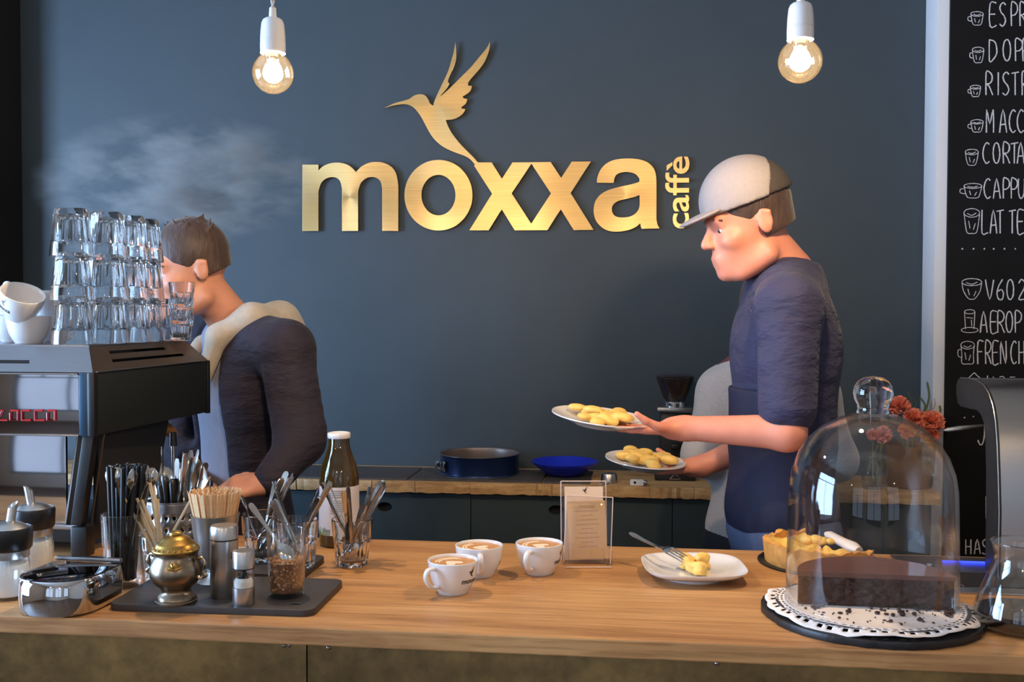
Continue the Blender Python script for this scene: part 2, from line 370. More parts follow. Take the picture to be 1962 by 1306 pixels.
# ------------------------------------------------------------------ back counter
BT = 0.94; BF = 3.34; BX0 = -2.3; BX1 = aty(1803, 950, BF).x
wt = thing('back_worktop', 'rustic oak worktop along the petrol wall behind the bar', 'worktop', (0, 0, 0))
MB().box(((BX0+BX1)/2, (BF+0.045+WALL_Y-0.004)/2, BT-0.017), (BX1-BX0, WALL_Y-0.004-BF-0.045, 0.034)).build('slab', M['shelfwood'], wt, bevel=0.001)
jx = [BX0] + [BX0+0.17*i for i in range(1, 7)] + [aty(px, 925, BF).x for px in (567, 640, 712, 795, 900, 1027, 1058, 1145, 1245, 1330, 1420, 1520, 1600, 1700)] + [BX1]
rnd = random.Random(5)
for a, b in zip(jx, jx[1:]):
    mb = MB(); n = 10; vs = []; fs = []
    for i in range(n+1):
        x = a+0.0006+(b-a-0.0012)*i/n
        j = rnd.uniform(-0.003, 0.002)
        for y, z in ((BF+0.002+j, BT), (BF+0.045, BT), (BF+0.045, BT-0.034), (BF+0.004+j, BT-0.036+rnd.uniform(-0.002, 0.002)), (BF+j*1.6, BT-0.018)): vs.append((x, y, z))
    for i in range(n):
        for k in range(5): l = (k+1) % 5; fs.append((i*5+k, i*5+l, i*5+5+l, i*5+5+k))
    fs += [(0, 1, 2, 3, 4), tuple(n*5+k for k in range(5))]
    mb.add(vs, fs).build('oak_stave', M['shelfwood'], wt, ang=25)
DY = 3.372; cw = 0.655; c0 = aty(902, 990, DY).x
cx = [c0-2*cw, c0-cw, c0, c0+cw, c0+2*cw, BX1-0.02] if BX1-0.02 > c0+2*cw+0.05 else [c0-2*cw, c0-cw, c0, c0+cw, BX1-0.02]
hole_px = {1: (737, 971), 2: (1066, 977), 3: (1392, 985), 4: None}
labs = ['dark petrol base cabinet below the worktop behind the left barista', 'dark petrol base cabinet with oval finger hole behind the milk bottle', 'dark petrol base cabinet with oval finger hole behind the card holder', 'dark petrol base cabinet behind the barista in the cap', 'dark petrol base cabinet at the right end below the flowers']
for i, (a, b) in enumerate(zip(cx, cx[1:])):
    t = thing('base_cabinet', labs[i], 'cabinet', ((a+b)/2, DY, 0), 0, 'petrol base cabinets')
    w = b-a
    MB().box((0, 0.16, 0.455), (w-0.002, 0.28, 0.89)).build('body', M['cabinet'], t)
    hp = hole_px.get(i); hx, hz = (0.1, 0.80)
    if hp: q = aty(hp[0], hp[1], DY); hx, hz = q.x-(a+b)/2, q.z
    hx = max(-w/2+0.05, min(w/2-0.05, hx))
    outer = [(-w/2+0.002, 0.08), (w/2-0.002, 0.08), (w/2-0.002, 0.896), (-w/2+0.002, 0.896)]
    hole = [(hx+0.026*math.cos(u)*(1 if abs(math.cos(u)) > 0.0 else 1), hz+0.0165*math.sin(u)) for u in [2*PI*k/28 for k in range(28)]]
    me = plate_mesh('door', [outer, hole], 0.018, 0.0007)
    d = mesh_obj('door', me, M['cabinet'], t, ang=30); d.rotation_euler = (R(90), 0, 0); d.location = (0, 0.01, 0)
    MB().box((hx, 0.0195, hz), (0.07, 0.001, 0.05)).build('hole_shade_sheet', M['darkfill'], t)  # black sheet behind the cut opening stands in for the shade inside

# slate tiles lying on the worktop
sl = [(527, 780, 'long slate tile on the worktop left of the cake ring'), (783, 1038, 'slate tile under the blue cake ring'), (1041, 1130, 'short slate tile under the blue bowl')]
rnd = random.Random(11)
for a, b, lab in sl:
    xa, xb = aty(a, 917, 3.362).x, aty(b, 922, 3.362).x; w = xb-xa
    lp = []; 
    def edge(p, q, n=9): 
        return [(p[0]+(q[0]-p[0])*k/n+rnd.uniform(-.0012, .0012), p[1]+(q[1]-p[1])*k/n+rnd.uniform(-.0012, .0012)) for k in range(n)]
    c = [(-w/2, 0), (w/2, 0), (w/2, 0.252), (-w/2, 0.252)]
    for k in range(4): lp += edge(c[k], c[(k+1) % 4])
    tag(MB().prism(lp, 0, 0.006).build('slate_tile', M['slate'], None, bevel=0.001, seg=1, ang=30, loc=((xa+xb)/2, 3.362, BT)), lab, 'slate tile', 'slate tiles on the worktop')

# ------------------------------------------------------------------ wall sign
def brass_mat():
    m, nt, b = new_mat('brushed_gold'); v = coords(nt, (0.6, 60, 60), world_space=True); n = noise(nt, v, 6, 5)
    L(nt, ramp(nt, n, [(0.2, lin((198, 162, 104))), (0.8, lin((220, 186, 128)))]), b.inputs['Base Color'])
    b.inputs['Metallic'].default_value = 1.0; b.inputs['Roughness'].default_value = 0.40; b.inputs['Anisotropic'].default_value = 0.5
    bump(nt, b, n, 0.08, 0.0005); return m
M['gold'] = brass_mat()
SY = WALL_Y-0.014
sign = thing('wall_sign', 'brushed gold sign of a hummingbird above the lettering moxxa caffè on the petrol wall', 'sign', (0, SY, 0))
def z1(p): q = aty(560+p[0]*0.30628, 60+p[1]*0.30628, SY); return (q.x, q.z)
def z2(p): q = aty(860+p[0]*0.25484, 270+p[1]*0.25484, SY); return (q.x, q.z)
def sm(pts, k=5): return [(v.x, v.y) for v in catmull([(a, b, 0) for a, b in pts], k)]
def letter(name, loops):
    me = plate_mesh(name, loops, 0.007, 0.0006); o = mesh_obj(name, me, M['gold'], sign, ang=30); o.rotation_euler = (R(90), 0, 0); return o
mm = [(66, 835), (165, 835)] + sm([(165, 873), (195, 845), (235, 828), (280, 822), (325, 828), (365, 846), (400, 882)]) + sm([(432, 848), (475, 826), (520, 818), (570, 823), (620, 848), (650, 890), (664, 960)]) + [(664, 1248), (565, 1248)] + sm([(565, 985), (555, 940), (530, 917), (497, 911), (462, 920), (430, 950), (413, 1000)]) + [(413, 1248), (314, 1248)] + sm([(314, 985), (303, 940), (280, 917), (247, 912), (212, 922), (182, 950), (165, 1000)]) + [(165, 1248), (66, 1248)]
letter('letter', [[z1(p) for p in mm]])
def ell(cx, cy, rx, ry, n=56): return [(cx+rx*math.cos(2*PI*k/n), cy+ry*math.sin(2*PI*k/n)) for k in range(n)]
letter('letter', [[z1(p) for p in ell(916, 1025.5, 212, 220.5)], [z1(p) for p in ell(916, 1025, 107, 127)]])
xx = [(218, 163), (322, 163), (400, 287), (480, 163), (765, 160), (845, 280), (925, 157), (1067, 156), (915, 392), (1087, 668), (940, 670), (842, 512), (742, 670), (497, 672), (399, 512), (300, 672), (157, 672), (328, 397), (192, 186)]
letter('letter', [[z2(p) for p in xx], [z2(p) for p in [(622, 170), (770, 395), (620, 624), (472, 395)]]])
aa = sm([(1115, 315), (1118, 275), (1140, 220), (1180, 175), (1240, 145), (1330, 133), (1420, 138), (1490, 160), (1535, 200), (1555, 250), (1560, 300)], 3) + sm([(1560, 590), (1568, 630), (1583, 657)], 3) + [(1450, 660), (1443, 640)] + sm([(1440, 617), (1400, 650), (1340, 672), (1270, 682), (1200, 675), (1145, 645), (1105, 595), (1090, 530), (1100, 460), (1140, 405), (1200, 370), (1290, 345), (1380, 325), (1432, 308)], 3) + sm([(1434, 290), (1428, 275), (1400, 247), (1355, 235), (1310, 235), (1265, 250), (1245, 280), (1240, 315)], 3)
ah = sm([(1435, 405), (1400, 420), (1330, 436), (1270, 452), (1235, 480), (1224, 510), (1232, 545), (1255, 568), (1300, 576), (1360, 570), (1405, 545), (1430, 510), (1436, 470)], 3)
letter('letter', [[z2(p) for p in aa], [z2(p) for p in ah]])
bird = sm([(580, 480), (640, 452), (700, 436), (735, 424), (765, 403), (800, 395), (830, 402), (850, 425), (862, 452), (884, 468)], 4) + sm([(887, 450), (905, 405), (940, 330), (975, 255), (995, 190), (1012, 130), (1022, 72)], 3) + sm([(1022, 72), (1027, 120), (1025, 180), (1010, 230), (990, 270), (978, 300), (975, 318), (985, 328)], 3)[1:] + sm([(985, 328), (970, 355), (945, 385), (918, 415)], 3)[1:] + sm([(945, 395), (1000, 345), (1060, 285), (1120, 225), (1170, 165), (1215, 110), (1238, 68)], 3) + sm([(1238, 68), (1232, 120), (1205, 190), (1165, 245), (1125, 290), (1103, 320), (1102, 340), (1125, 343)], 3)[1:] + sm([(1125, 343), (1117, 370), (1090, 395), (1068, 408), (1073, 420), (1096, 425)], 3)[1:] + sm([(1096, 425), (1085, 455), (1062, 472), (1060, 482), (1083, 488)], 3)[1:] + sm([(1083, 488), (1068, 515), (1035, 540), (1000, 552), (960, 555)], 3)[1:] + sm([(960, 555), (985, 615), (1030, 680), (1080, 735), (1130, 785), (1160, 820)], 3)[1:] + sm([(1147, 836), (1120, 805), (1085, 782), (1020, 758), (950, 725), (900, 685), (865, 640), (835, 585), (805, 530), (770, 485), (740, 465), (700, 456), (640, 463)], 3)
letter('hummingbird', [[z1(p) for p in bird]])
me = text_mesh('caffè', 0.080, 0.005, 0.0010, 'LEFT')
_xs = [v.co.x for v in me.vertices]; _ys = [v.co.y for v in me.vertices]
_w = max(_xs); p0 = aty(1320, 440, SY); p1 = aty(1275, 300, SY)
_sx = (p1.z-p0.z)/_w; _sy = (p0.x-p1.x)/(max(_ys)-min(_ys))
map_mesh(me, lambda c: Vector((p0.x-(c.y-min(_ys))*_sy, c.x*_sx+p0.z, c.z)))
o = mesh_obj('small_lettering', me, M['gold'], sign, ang=30); o.rotation_euler = (R(90), 0, 0)

# ------------------------------------------------------------------ blackboard with chalk lettering
KX0 = aty(1812, 300, PYF).x; KY = PYF-0.016
kb = thing('menu_blackboard', 'tall black menu board with white chalk coffee list on the right', 'blackboard', ((KX0+ROOM_RIGHT)/2, PYF, 0))
MB().box((0, -0.008, 1.95), (ROOM_RIGHT-KX0-0.01, 0.016, 2.9)).build('board', M['board'], kb, bevel=0.001)
ORG = Vector(((KX0+ROOM_RIGHT)/2, PYF, 0))
def arc(cx, cy, rx, ry, a0, a1, n=10): return [(cx+rx*math.cos(R(a0+(a1-a0)*k/n)), cy+ry*math.sin(R(a0+(a1-a0)*k/n))) for k in range(n+1)]
FONT = {  # single-stroke letters in a unit box, y down
 'E': [[(0.9, 0.02), (0.1, 0.04), (0.1, 1), (0.9, 0.97)], [(0.1, 0.5), (0.75, 0.49)]], 'F': [[(0.9, 0.02), (0.1, 0.04), (0.1, 1)], [(0.1, 0.47), (0.7, 0.46)]],
 'S': [[(0.85, 0.1), (0.6, 0.01), (0.3, 0.06), (0.12, 0.22), (0.3, 0.42), (0.65, 0.56), (0.85, 0.76), (0.65, 0.95), (0.35, 1), (0.08, 0.9)]],
 'P': [[(0.12, 1), (0.12, 0.03), (0.55, 0.0), (0.88, 0.15), (0.85, 0.38), (0.55, 0.52), (0.14, 0.54)]], 'R': [[(0.12, 1), (0.12, 0.03), (0.55, 0.0), (0.88, 0.15), (0.85, 0.36), (0.55, 0.5), (0.14, 0.52), (0.5, 0.62), (0.95, 1)]],
 'D': [[(0.1, 0.02), (0.1, 0.98), (0.5, 0.94), (0.88, 0.7), (0.92, 0.4), (0.7, 0.12), (0.1, 0.02)]], 'O': [arc(0.5, 0.5, 0.42, 0.49, -100, 262, 16)], '0': [arc(0.5, 0.5, 0.38, 0.49, -100, 262, 16)],
 'I': [[(0.5, 0), (0.48, 1)]], 'T': [[(0.02, 0.06), (0.98, 0.0)], [(0.5, 0.04), (0.5, 1)]], 'M': [[(0.05, 1), (0.08, 0), (0.48, 0.62), (0.88, 0), (0.95, 1)]], 'A': [[(0.05, 1), (0.48, 0), (0.95, 1)], [(0.2, 0.66), (0.82, 0.63)]],
 'C': [[(0.9, 0.1), (0.6, 0.0), (0.25, 0.2), (0.1, 0.5), (0.22, 0.82), (0.55, 1), (0.92, 0.9)]], 'L': [[(0.12, 0), (0.1, 0.98), (0.9, 0.96)]], 'V': [[(0.02, 0), (0.5, 1), (0.95, 0.02)]], '6': [[(0.75, 0), (0.35, 0.3), (0.12, 0.68), (0.3, 0.97), (0.7, 0.97), (0.85, 0.7), (0.6, 0.5), (0.2, 0.6)]],
 '2': [[(0.1, 0.2), (0.4, 0), (0.8, 0.15), (0.7, 0.45), (0.1, 0.98), (0.95, 0.95)]], 'N': [[(0.1, 1), (0.1, 0.02), (0.85, 0.98), (0.88, 0)]], 'H': [[(0.1, 0), (0.12, 1)], [(0.85, 0), (0.88, 1)], [(0.1, 0.5), (0.86, 0.48)]], 'U': [[(0.1, 0), (0.12, 0.75), (0.45, 1), (0.82, 0.75), (0.88, 0)]], 'K': [[(0.15, 0), (0.15, 1)], [(0.85, 0.02), (0.18, 0.55), (0.9, 1)]],
 'J': [[(0.9, 0), (0.85, 0.6), (0.6, 0.98), (0.3, 0.95), (0.1, 0.75)]]}
rnd = random.Random(21)
def chalk(name, strokes, r=0.0023):
    mb = MB()
    for st in strokes:
        pts = [Vector((aty(x, y, KY).x, 0, aty(x, y, KY).z)) for x, y in st]
        if len(pts) > 2: pts = catmull(pts, 3)
        q = [Vector((p.x+rnd.uniform(-.0004, .0004), KY, p.z+rnd.uniform(-.0004, .0004)))-ORG for p in pts]
        mb.tube(q, [r*rnd.uniform(0.8, 1.15) for _ in q], 6, flat=0.25, hint=(0, 1, 0))
    return mb.build(name, M['chalk'], kb)
def row(text, xs, y0, y1, w):
    st = []
    for ch, x in zip(text, xs):
        ww = w*(0.35 if ch == 'I' else 1.0)
        for poly in FONT[ch]: st.append([(x+a*ww, y0+b*(y1-y0)) for a, b in poly])
    chalk('chalk_lettering', st)
s5 = lambda a: [1740+x*0.3062 for x in a]; s6 = lambda a: [1740+x*0.2909 for x in a]
row('ESPR', s5([508, 568, 640, 695]), 5, 50, 15); row('DOPP', s5([503, 590, 665, 712]), 75, 117, 17); row('RISTR', s5([482, 556, 588, 645, 708]), 138, 182, 15)
row('MACC', s5([488, 570, 628, 678]), 210, 254, 15); row('CORTA', s5([463, 528, 590, 640, 680]), 273, 313, 15); row('CAPPU', s5([470, 530, 590, 640, 685]), 342, 380, 15)
row('LATTE', s6([482, 538, 582, 662, 718]), 402, 447, 14); row('V602', s6([508, 578, 643, 722]), 535, 574, 17); row('AEROP', s6([472, 540, 585, 640, 700]), 596, 637, 15); row('FRENCH', s6([455, 505, 555, 605, 672, 725]), 653, 697, 13)
row('J', [1872], 815, 852, 16); row('K', [1887], 950, 993, 16); row('HASE', [1849, 1866, 1881, 1895], 1033, 1061, 13)
for x in (357, 430, 502, 563, 635, 705): chalk('chalk_dot', [[(1740+x*0.2909-1.2, 476), (1740+x*0.2909+1.2, 477)]], 0.003)
chalk('chalk_dot', [[(1847, 799), (1849, 800)]], 0.0025); chalk('chalk_dot', [[(1864, 797), (1866, 798)]], 0.0025)
for st_ in ([(1856, 724), (1862, 718), (1867, 714), (1871, 718), (1878, 724)], [(1892, 719), (1892, 726)], [(1903, 721), (1904, 726)], [(1915, 722), (1922, 721), (1925, 726)], [(1935, 722), (1945, 722)]): chalk('chalk_stroke', [st_], 0.0016)
def cup_icon(cx, cy, w, h, fat=0.6, handle=True):
    x0, x1 = cx-w/2, cx+w/2; st = [arc(cx, cy-h*0.32, w/2, h*0.17, 0, 360, 14), [(x0, cy-h*0.3), (x0+w*0.08, cy+h*0.1), (cx-w*fat/2, cy+h*0.46), (cx, cy+h*0.5), (cx+w*fat/2, cy+h*0.46), (x1-w*0.08, cy+h*0.1), (x1, cy-h*0.3)]]
    st += [[(cx-w*0.3, cy-h*0.3), (cx, cy-h*0.22), (cx+w*0.28, cy-h*0.32)], [(cx+w*0.22, cy+h*0.1), (cx+w*0.1, cy+h*0.35)], [(cx-w*0.2, cy), (cx-w*0.12, cy+h*0.3)]]
    if handle: st.append([(x0, cy-h*0.12), (x0-w*0.2, cy-h*0.1), (x0-w*0.2, cy+h*0.15), (x0+w*0.1, cy+h*0.22)])
    chalk('chalk_drawing', st, 0.0014)
cup_icon(1872, 35, 24, 26); cup_icon(1874, 105, 22, 30); cup_icon(1869, 174, 20, 22); cup_icon(1872, 241, 24, 24); cup_icon(1862, 301, 25, 31, 0.55, False); cup_icon(1864, 365, 34, 28); cup_icon(1862, 423, 30, 48, 0.6, False)
cup_icon(1862, 553, 38, 40, 0.35, False); cup_icon(1854, 675, 26, 44, 0.85)
chalk('chalk_drawing', [arc(1858, 597, 10, 4, 0, 360, 12), [(1848, 597), (1850, 630)], [(1868, 597), (1866, 630)], arc(1858, 632, 16, 5, 0, 360, 14), [(1852, 608), (1864, 609)], [(1861, 612), (1862, 625)]], 0.0014)

# ------------------------------------------------------------------ pendant bulbs
M['sockporc'] = mat('socket_porcelain', (222, 220, 222), 0.2, var=0.01, coat=0.3)
M['filament'] = emitter('hot_filament', (1.0, 0.66, 0.30), 55.0)
M['bulbglass'] = thin_glass('bulb_glass', (1.0, 0.97, 0.9), 0.06, 0.5, 3.0, edge_tint=(1.0, 0.8, 0.55), haze=0.0012)
M['cord'] = mat('textile_cord', (196, 190, 186), 0.8, var=0.2, scale=300)
def pendant():
    t = thing('pendant_lamp', '', 'lamp')
    MB().lathe([(0, -0.041), (0.012, -0.0392), (0.024, -0.033), (0.034, -0.0228), (0.0398, -0.0095), (0.0405, 0.003), (0.037, 0.0165), (0.030, 0.0275), (0.0225, 0.035), (0.0175, 0.041), (0.016, 0.047), (0.0152, 0.047), (0.0167, 0.041), (0.0217, 0.0345), (0.0292, 0.027), (0.0362, 0.0162), (0.0397, 0.003), (0.039, -0.0092), (0.0333, -0.0222), (0.0235, -0.0323), (0.0118, -0.0384), (0, -0.0402)], 32).build('glass_bulb', M['bulbglass'], t, ang=180)
    MB().lathe([(0.0165, 0.0375), (0.0243, 0.0385), (0.0248, 0.046), (0.0247, 0.060), (0.0240, 0.0605), (0.0240, 0.0625), (0.0246, 0.063), (0.0238, 0.080), (0.0222, 0.096), (0.0195, 0.103), (0.015, 0.1065), (0.0078, 0.108), (0.0065, 0.127), (0, 0.1275)], 32).build('socket', M['sockporc'], t, ang=50)
    MB().lathe([(0.0165, 0.030), (0.0168, 0.0375), (0.006, 0.038), (0.0045, 0.020), (0, 0.020)], 20).build('bulb_cap', M['chrome'], t)
    MB().tube([(0, 0, 0.02), (0, 0, -0.012)], 0.0016, 6).build('glass_stem', M['bulbglass'], t)
    for k in range(6):
        a = 2*PI*k/6; c, s = math.cos(a), math.sin(a)
        MB().tube([(0.004*c, 0.004*s, 0.020), (0.0075*c, 0.0075*s, -0.018)], 0.0011, 6).build('filament', M['filament'], t)
    for ph in (0, PI):
        MB().tube([(0.0022*math.cos(ph+z*230), 0.0022*math.sin(ph+z*230), 0.125+z) for z in [i*0.004 for i in range(int((CEIL-2.10)/0.004))]], 0.0021, 6).build('cord_strand', M['cord'], t)
    return t
lamp0 = pendant()
lamps = [((523, 140), 2.0, 'left lit bare bulb pendant hanging in white socket above the tall mill'), ((1533, 117), 2.0, 'right lit bare bulb pendant hanging in white socket near the blackboard')]
for i, (p, Y, lab) in enumerate(lamps):
    o = lamp0 if i == 0 else copy_tree(lamp0)
    o.location = aty(p[0], p[1], Y); tag(o, lab, 'lamp', 'bare bulb pendants')
for x, y, lab in ((-1.9, -0.9, 'bare bulb pendant in the guest area on the left'), (-0.5, -1.5, 'bare bulb pendant in the middle of the guest area'), (1.3, -0.9, 'bare bulb pendant in the guest area on the right')):
    o = copy_tree(lamp0); o.location = (x, y, 2.2); tag(o, lab, 'lamp', 'bare bulb pendants')
LAMP_W = 27.0
for o in [o for o in bpy.data.objects if o.name.startswith('pendant_lamp')]:
    l = bpy.data.lights.new('bulb_light', 'POINT'); l.energy = LAMP_W; l.color = (1.0, 0.76, 0.50); l.shadow_soft_size = 0.022
    lo = bpy.data.objects.new('bulb_light', l); COL.objects.link(lo); lo.parent = o; lo.location = (0, 0, 0)
# ------------------------------------------------------------------ shared builders
def shift(mb, loc):
    l = Vector(loc); mb.v = [v-l for v in mb.v]; return mb
def faceted(N_, frac_top, h):
    "outer wall of a panelled tumbler: facets in the lower part, round above"
    def rad(t, r, z):
        if z < h*0.06 or z > frac_top*h or r < 0: return r
        return r*(1.02-0.065*abs(math.sin(N_*t/2)))
    return rad
def tumbler_mesh(name, rb, rt, h, N_=10, wall=0.0026, floor=0.012, step=0.62):
    mb = MB(); n = N_*6; rs = lambda z: rb+(rt-rb)*z/h
    outer = [(0, 0), (rb*0.86, 0.0), (rb*0.95, h*0.02)] + [(rs(z*h), z*h) for z in (0.065, 0.2, 0.4, step-0.03)] + [(rs(step*h)+0.0012, step*h), (rs(step*h)+0.0018, step*h+0.003)] + [(rs(z*h)+0.0016, z*h) for z in (0.75, 0.9)] + [(rt+0.0014, h-0.001), (rt+0.0004, h)]
    inner = [(rt-wall*0.6, h-0.0005), (rs(0.8*h)-wall*0.8, 0.8*h), (rs(step*h)-wall, step*h), (rs(0.35*h)-wall*1.3, 0.35*h), (rs(floor)-wall*2.0, floor+0.005), (rb*0.55, floor), (0, floor-0.001)]
    fo = faceted(N_, step-0.01, h)
    vs = MB(); k = len(outer)
    def rad(t, r, z): return fo(t, r, z)
    vs.lathe(outer, n, rad=rad)
    v2 = MB(); v2.lathe([(rt+0.0004, h)] + inner, n)
    vs.add(v2.v, v2.f)
    me = vs.mesh(name); bm = bmesh.new(); bm.from_mesh(me); bmesh.ops.remove_doubles(bm, verts=bm.verts, dist=1e-6); bmesh.ops.recalc_face_normals(bm, faces=bm.faces); bm.to_mesh(me); bm.free()
    return me
def cup_mesh_parts():
    prof = [(0, 0.002), (0.022, 0.002), (0.024, 0.0), (0.028, 0.0), (0.0285, 0.003), (0.0335, 0.010), (0.0395, 0.022), (0.0435, 0.036), (0.0458, 0.050), (0.0470, 0.060), (0.0468, 0.0612), (0.0455, 0.0615), (0.0440, 0.0605), (0.0428, 0.050), (0.0400, 0.034), (0.0340, 0.016), (0.022, 0.008), (0, 0.0065)]
    body = MB().lathe(prof, 44).mesh('cup_body')
    path = catmull([(0.043, 0, 0.049), (0.053, 0, 0.0525), (0.0635, 0, 0.050), (0.0675, 0, 0.040), (0.063, 0, 0.028), (0.052, 0, 0.0185), (0.038, 0, 0.0165)], 5)
    n = len(path); hd = MB().tube(path, [0.0058]*n, 10, flat=[0.62]*n, hint=(0, 0, 1)).mesh('cup_handle')
    return body, hd
CUPB, CUPH = cup_mesh_parts()
for me in (CUPB, CUPH):
    me.polygons.foreach_set('use_smooth', [True]*len(me.polygons)); me.materials.append(M['porcelain'])
M['print'] = mat('brown_print', (46, 34, 30), 0.4)
def cup_radius(z):
    pts = [(0.003, 0.0285), (0.010, 0.0335), (0.022, 0.0395), (0.036, 0.0435), (0.050, 0.0458), (0.060, 0.0470)]
    for (z0, r0), (z1_, r1) in zip(pts, pts[1:]):
        if z <= z1_: return r0+(r1-r0)*(z-z0)/(z1_-z0)
    return 0.047
def wrap(me, az, zc, rfun, lift=0.0004):
    def fn(c):
        z = zc+c.y; r = rfun(z)+lift; a = az+c.x/r; return Vector((r*math.cos(a), r*math.sin(a), z))
    bm = bmesh.new(); bm.from_mesh(me); bmesh.ops.subdivide_edges(bm, edges=[e for e in bm.edges if e.calc_length() > 0.004], cuts=2); bm.to_mesh(me); bm.free()
    return map_mesh(me, fn)
LOGO_TXT = wrap(text_mesh('moxxa', 0.0135, 0, 0.0004), R(95), 0.024, cup_radius)
bl = [((a-916)*0.000028, -(b-835)*0.000028+0.0105) for a, b in bird[::2]]
LOGO_BIRD = wrap(plate_mesh('birdprint', [bl], 0.0), R(95), 0.024, cup_radius)
LOGO_TXT.materials.append(M['print']); LOGO_BIRD.materials.append(M['print'])
def cup(name, label, loc, az, group, rot=None, logo=True):
    t = thing(name, label, 'cup', loc, az, group, rot)
    for nm, me in (('bowl', CUPB), ('handle', CUPH)):
        o = bpy.data.objects.new(nm, me); COL.objects.link(o); o.parent = t
    if logo:
        for nm, me in (('printed_lettering', LOGO_TXT), ('printed_bird', LOGO_BIRD)):
            o = bpy.data.objects.new(nm, me); COL.objects.link(o); o.parent = t
    return t

# ------------------------------------------------------------------ espresso machine
tag(MB().box((-1.74, 2.51, 0.49), (1.22, 0.40, 0.976)).build('machine_bench', M['blackmetal'], bevel=0.003), 'dark bench under the rear of the espresso machine', 'bench')
MO = Vector((-1.53, 2.2, CT))
em = thing('espresso_machine', 'espresso machine of polished steel with dark side panel at the left end of the counter', 'coffee machine', MO)
M['mirror'] = mat('mirror_steel', (176, 178, 186), 0.06, 1.0, var=0.04, scale=8)
M['sidepanel'] = mat('machine_side_black', (22, 27, 29), 0.42, var=0.06, scale=60)
M['topsteel'] = mat('machine_top_steel', (150, 150, 156), 0.32, 1.0, var=0.07, scale=50, stretch=(0.3, 9, 9))
def mbuild(mb, name, m, bevel=0.0, parent=None, ang=38): return shift(mb, MO).build(name, m, parent or em, bevel=bevel, ang=ang)
FY = 2.05; XL = -1.95; XR0 = aty(178, 715, FY).x; XR1 = aty(399, 698, 2.58).x; Z0, Z1 = aty(178, 836, FY).z, aty(178, 714, FY).z; ZT = 1.424
mbuild(MB().prism([(XL, FY+0.006), (XR0-0.012, FY+0.006), (XR1-0.01, 2.57), (XL, 2.57)], Z0+0.002, Z1-0.002), 'body', M['blackmetal'])
xm = aty(151, 780, FY).x
mbuild(MB().box(((XL+xm)/2, FY+0.003, (Z0+Z1)/2), (xm-XL, 0.006, Z1-Z0-0.004)), 'mirror_panel', M['mirror'], 0.001)
for z in (Z0+0.001, Z1-0.003): mbuild(MB().box(((XL+xm)/2, FY-0.001, z), (xm-XL, 0.006, 0.003)), 'panel_trim', M['steelh'], 0.0005)
xc = aty(171, 780, FY).x
M['blue_reflect_steel'] = mat('corner_steel', (62, 82, 100), 0.3, 0.8, var=0.05)  # plain steel; its bluish reflection is put into the base colour
mbuild(MB().box(((xm+xc)/2+0.0005, FY+0.003, (Z0+Z1)/2), (xc-xm-0.001, 0.008, Z1-Z0)), 'corner_plate', M['blue_reflect_steel'], 0.001)
mbuild(MB().box((XR0-0.004, FY+0.006, (Z0+Z1)/2), (0.016, 0.018, Z1-Z0+0.002)), 'corner_post', M['blackplastic'], 0.004)
sd = Vector((XR1-XR0, 2.58-FY, 0)); sl_ = sd.length; sdn = sd.normalized(); SA = math.atan2(sd.y, sd.x)
def side(mb): 
    T = TR((XR0, FY, 0)) @ Matrix.Rotation(SA, 4, 'Z'); mb.v = [T @ v for v in mb.v]; return mb
mbuild(side(MB().box((sl_*0.5, 0.001, (Z0+Z1)/2), (sl_-0.03, 0.006, Z1-Z0-0.003))), 'side_panel', M['sidepanel'], 0.0015)
mbuild(side(MB().box((sl_-0.006, 0.0, (Z0+Z1)/2), (0.012, 0.012, Z1-Z0+0.004))), 'rear_trim', M['blackplastic'], 0.003)
mbuild(side(MB().box((sl_*0.5, 0.0, Z1+0.001), (sl_-0.02, 0.010, 0.003))), 'side_rail', M['steelh'], 0.0008)
# sloping cup-tray surround with slots
def quad_plate(name, A, B, C, D, slots, thick, m):
    loops = [[(0.0, 0.0), (1, 0), (1, 1), (0, 1)]] + [[(a, b), (a+w, b), (a+w, b+h), (a, b+h)] for a, b, w, h in slots]
    me = plate_mesh(name, loops, 0.001); A, B, C, D = [Vector(q)-MO for q in (A, B, C, D)]
    nrm = (B-A).cross(D-A).normalized()
    map_mesh(me, lambda c: (A*(1-c.x)+B*c.x)*(1-c.y)+(D*(1-c.x)+C*c.x)*c.y + nrm*(c.z/0.001*thick))
    return mesh_obj(name, me, m, em, ang=30)
TR0 = Vector((aty(170, 661, FY+0.055).x, FY+0.055, ZT)); TR1 = Vector((XR1-0.05, 2.545, ZT))
quad_plate('front_slope', (XL, FY, Z1), (XR0, FY, Z1), TR0, (XL, FY+0.055, ZT), [(0.35, 0.3, 0.48, 0.12)], 0.002, M['topsteel'])
M['brown_reflect_steel'] = mat('side_steel', (104, 92, 84), 0.35, 0.9, var=0.06, scale=40)  # brown of the side slope's dark reflection is put into the steel colour
quad_plate('side_slope', (XR0, FY, Z1), (XR1, 2.58, Z1), TR1, TR0, [(0.16, 0.30, 0.66, 0.11), (0.16, 0.62, 0.54, 0.11)], 0.002, M['brown_reflect_steel'])
quad_plate('rear_slope', (XR1, 2.58, Z1), (XL, 2.58, Z1), (XL, 2.545, ZT), TR1, [], 0.002, M['topsteel'])
mbuild(MB().prism([(XL, FY+0.05), (TR0.x+0.004, FY+0.05), (TR1.x+0.004, 2.5454), (XL, 2.5454)], ZT-0.006, ZT), 'cup_tray', M['topsteel'], 0.001)
mbuild(MB().prism([(XL, FY+0.075), (TR0.x-0.03, FY+0.075), (TR1.x-0.03, 2.52), (XL, 2.52)], Z1-0.004, ZT-0.007), 'inner_box', M['steelh'], 0.001)
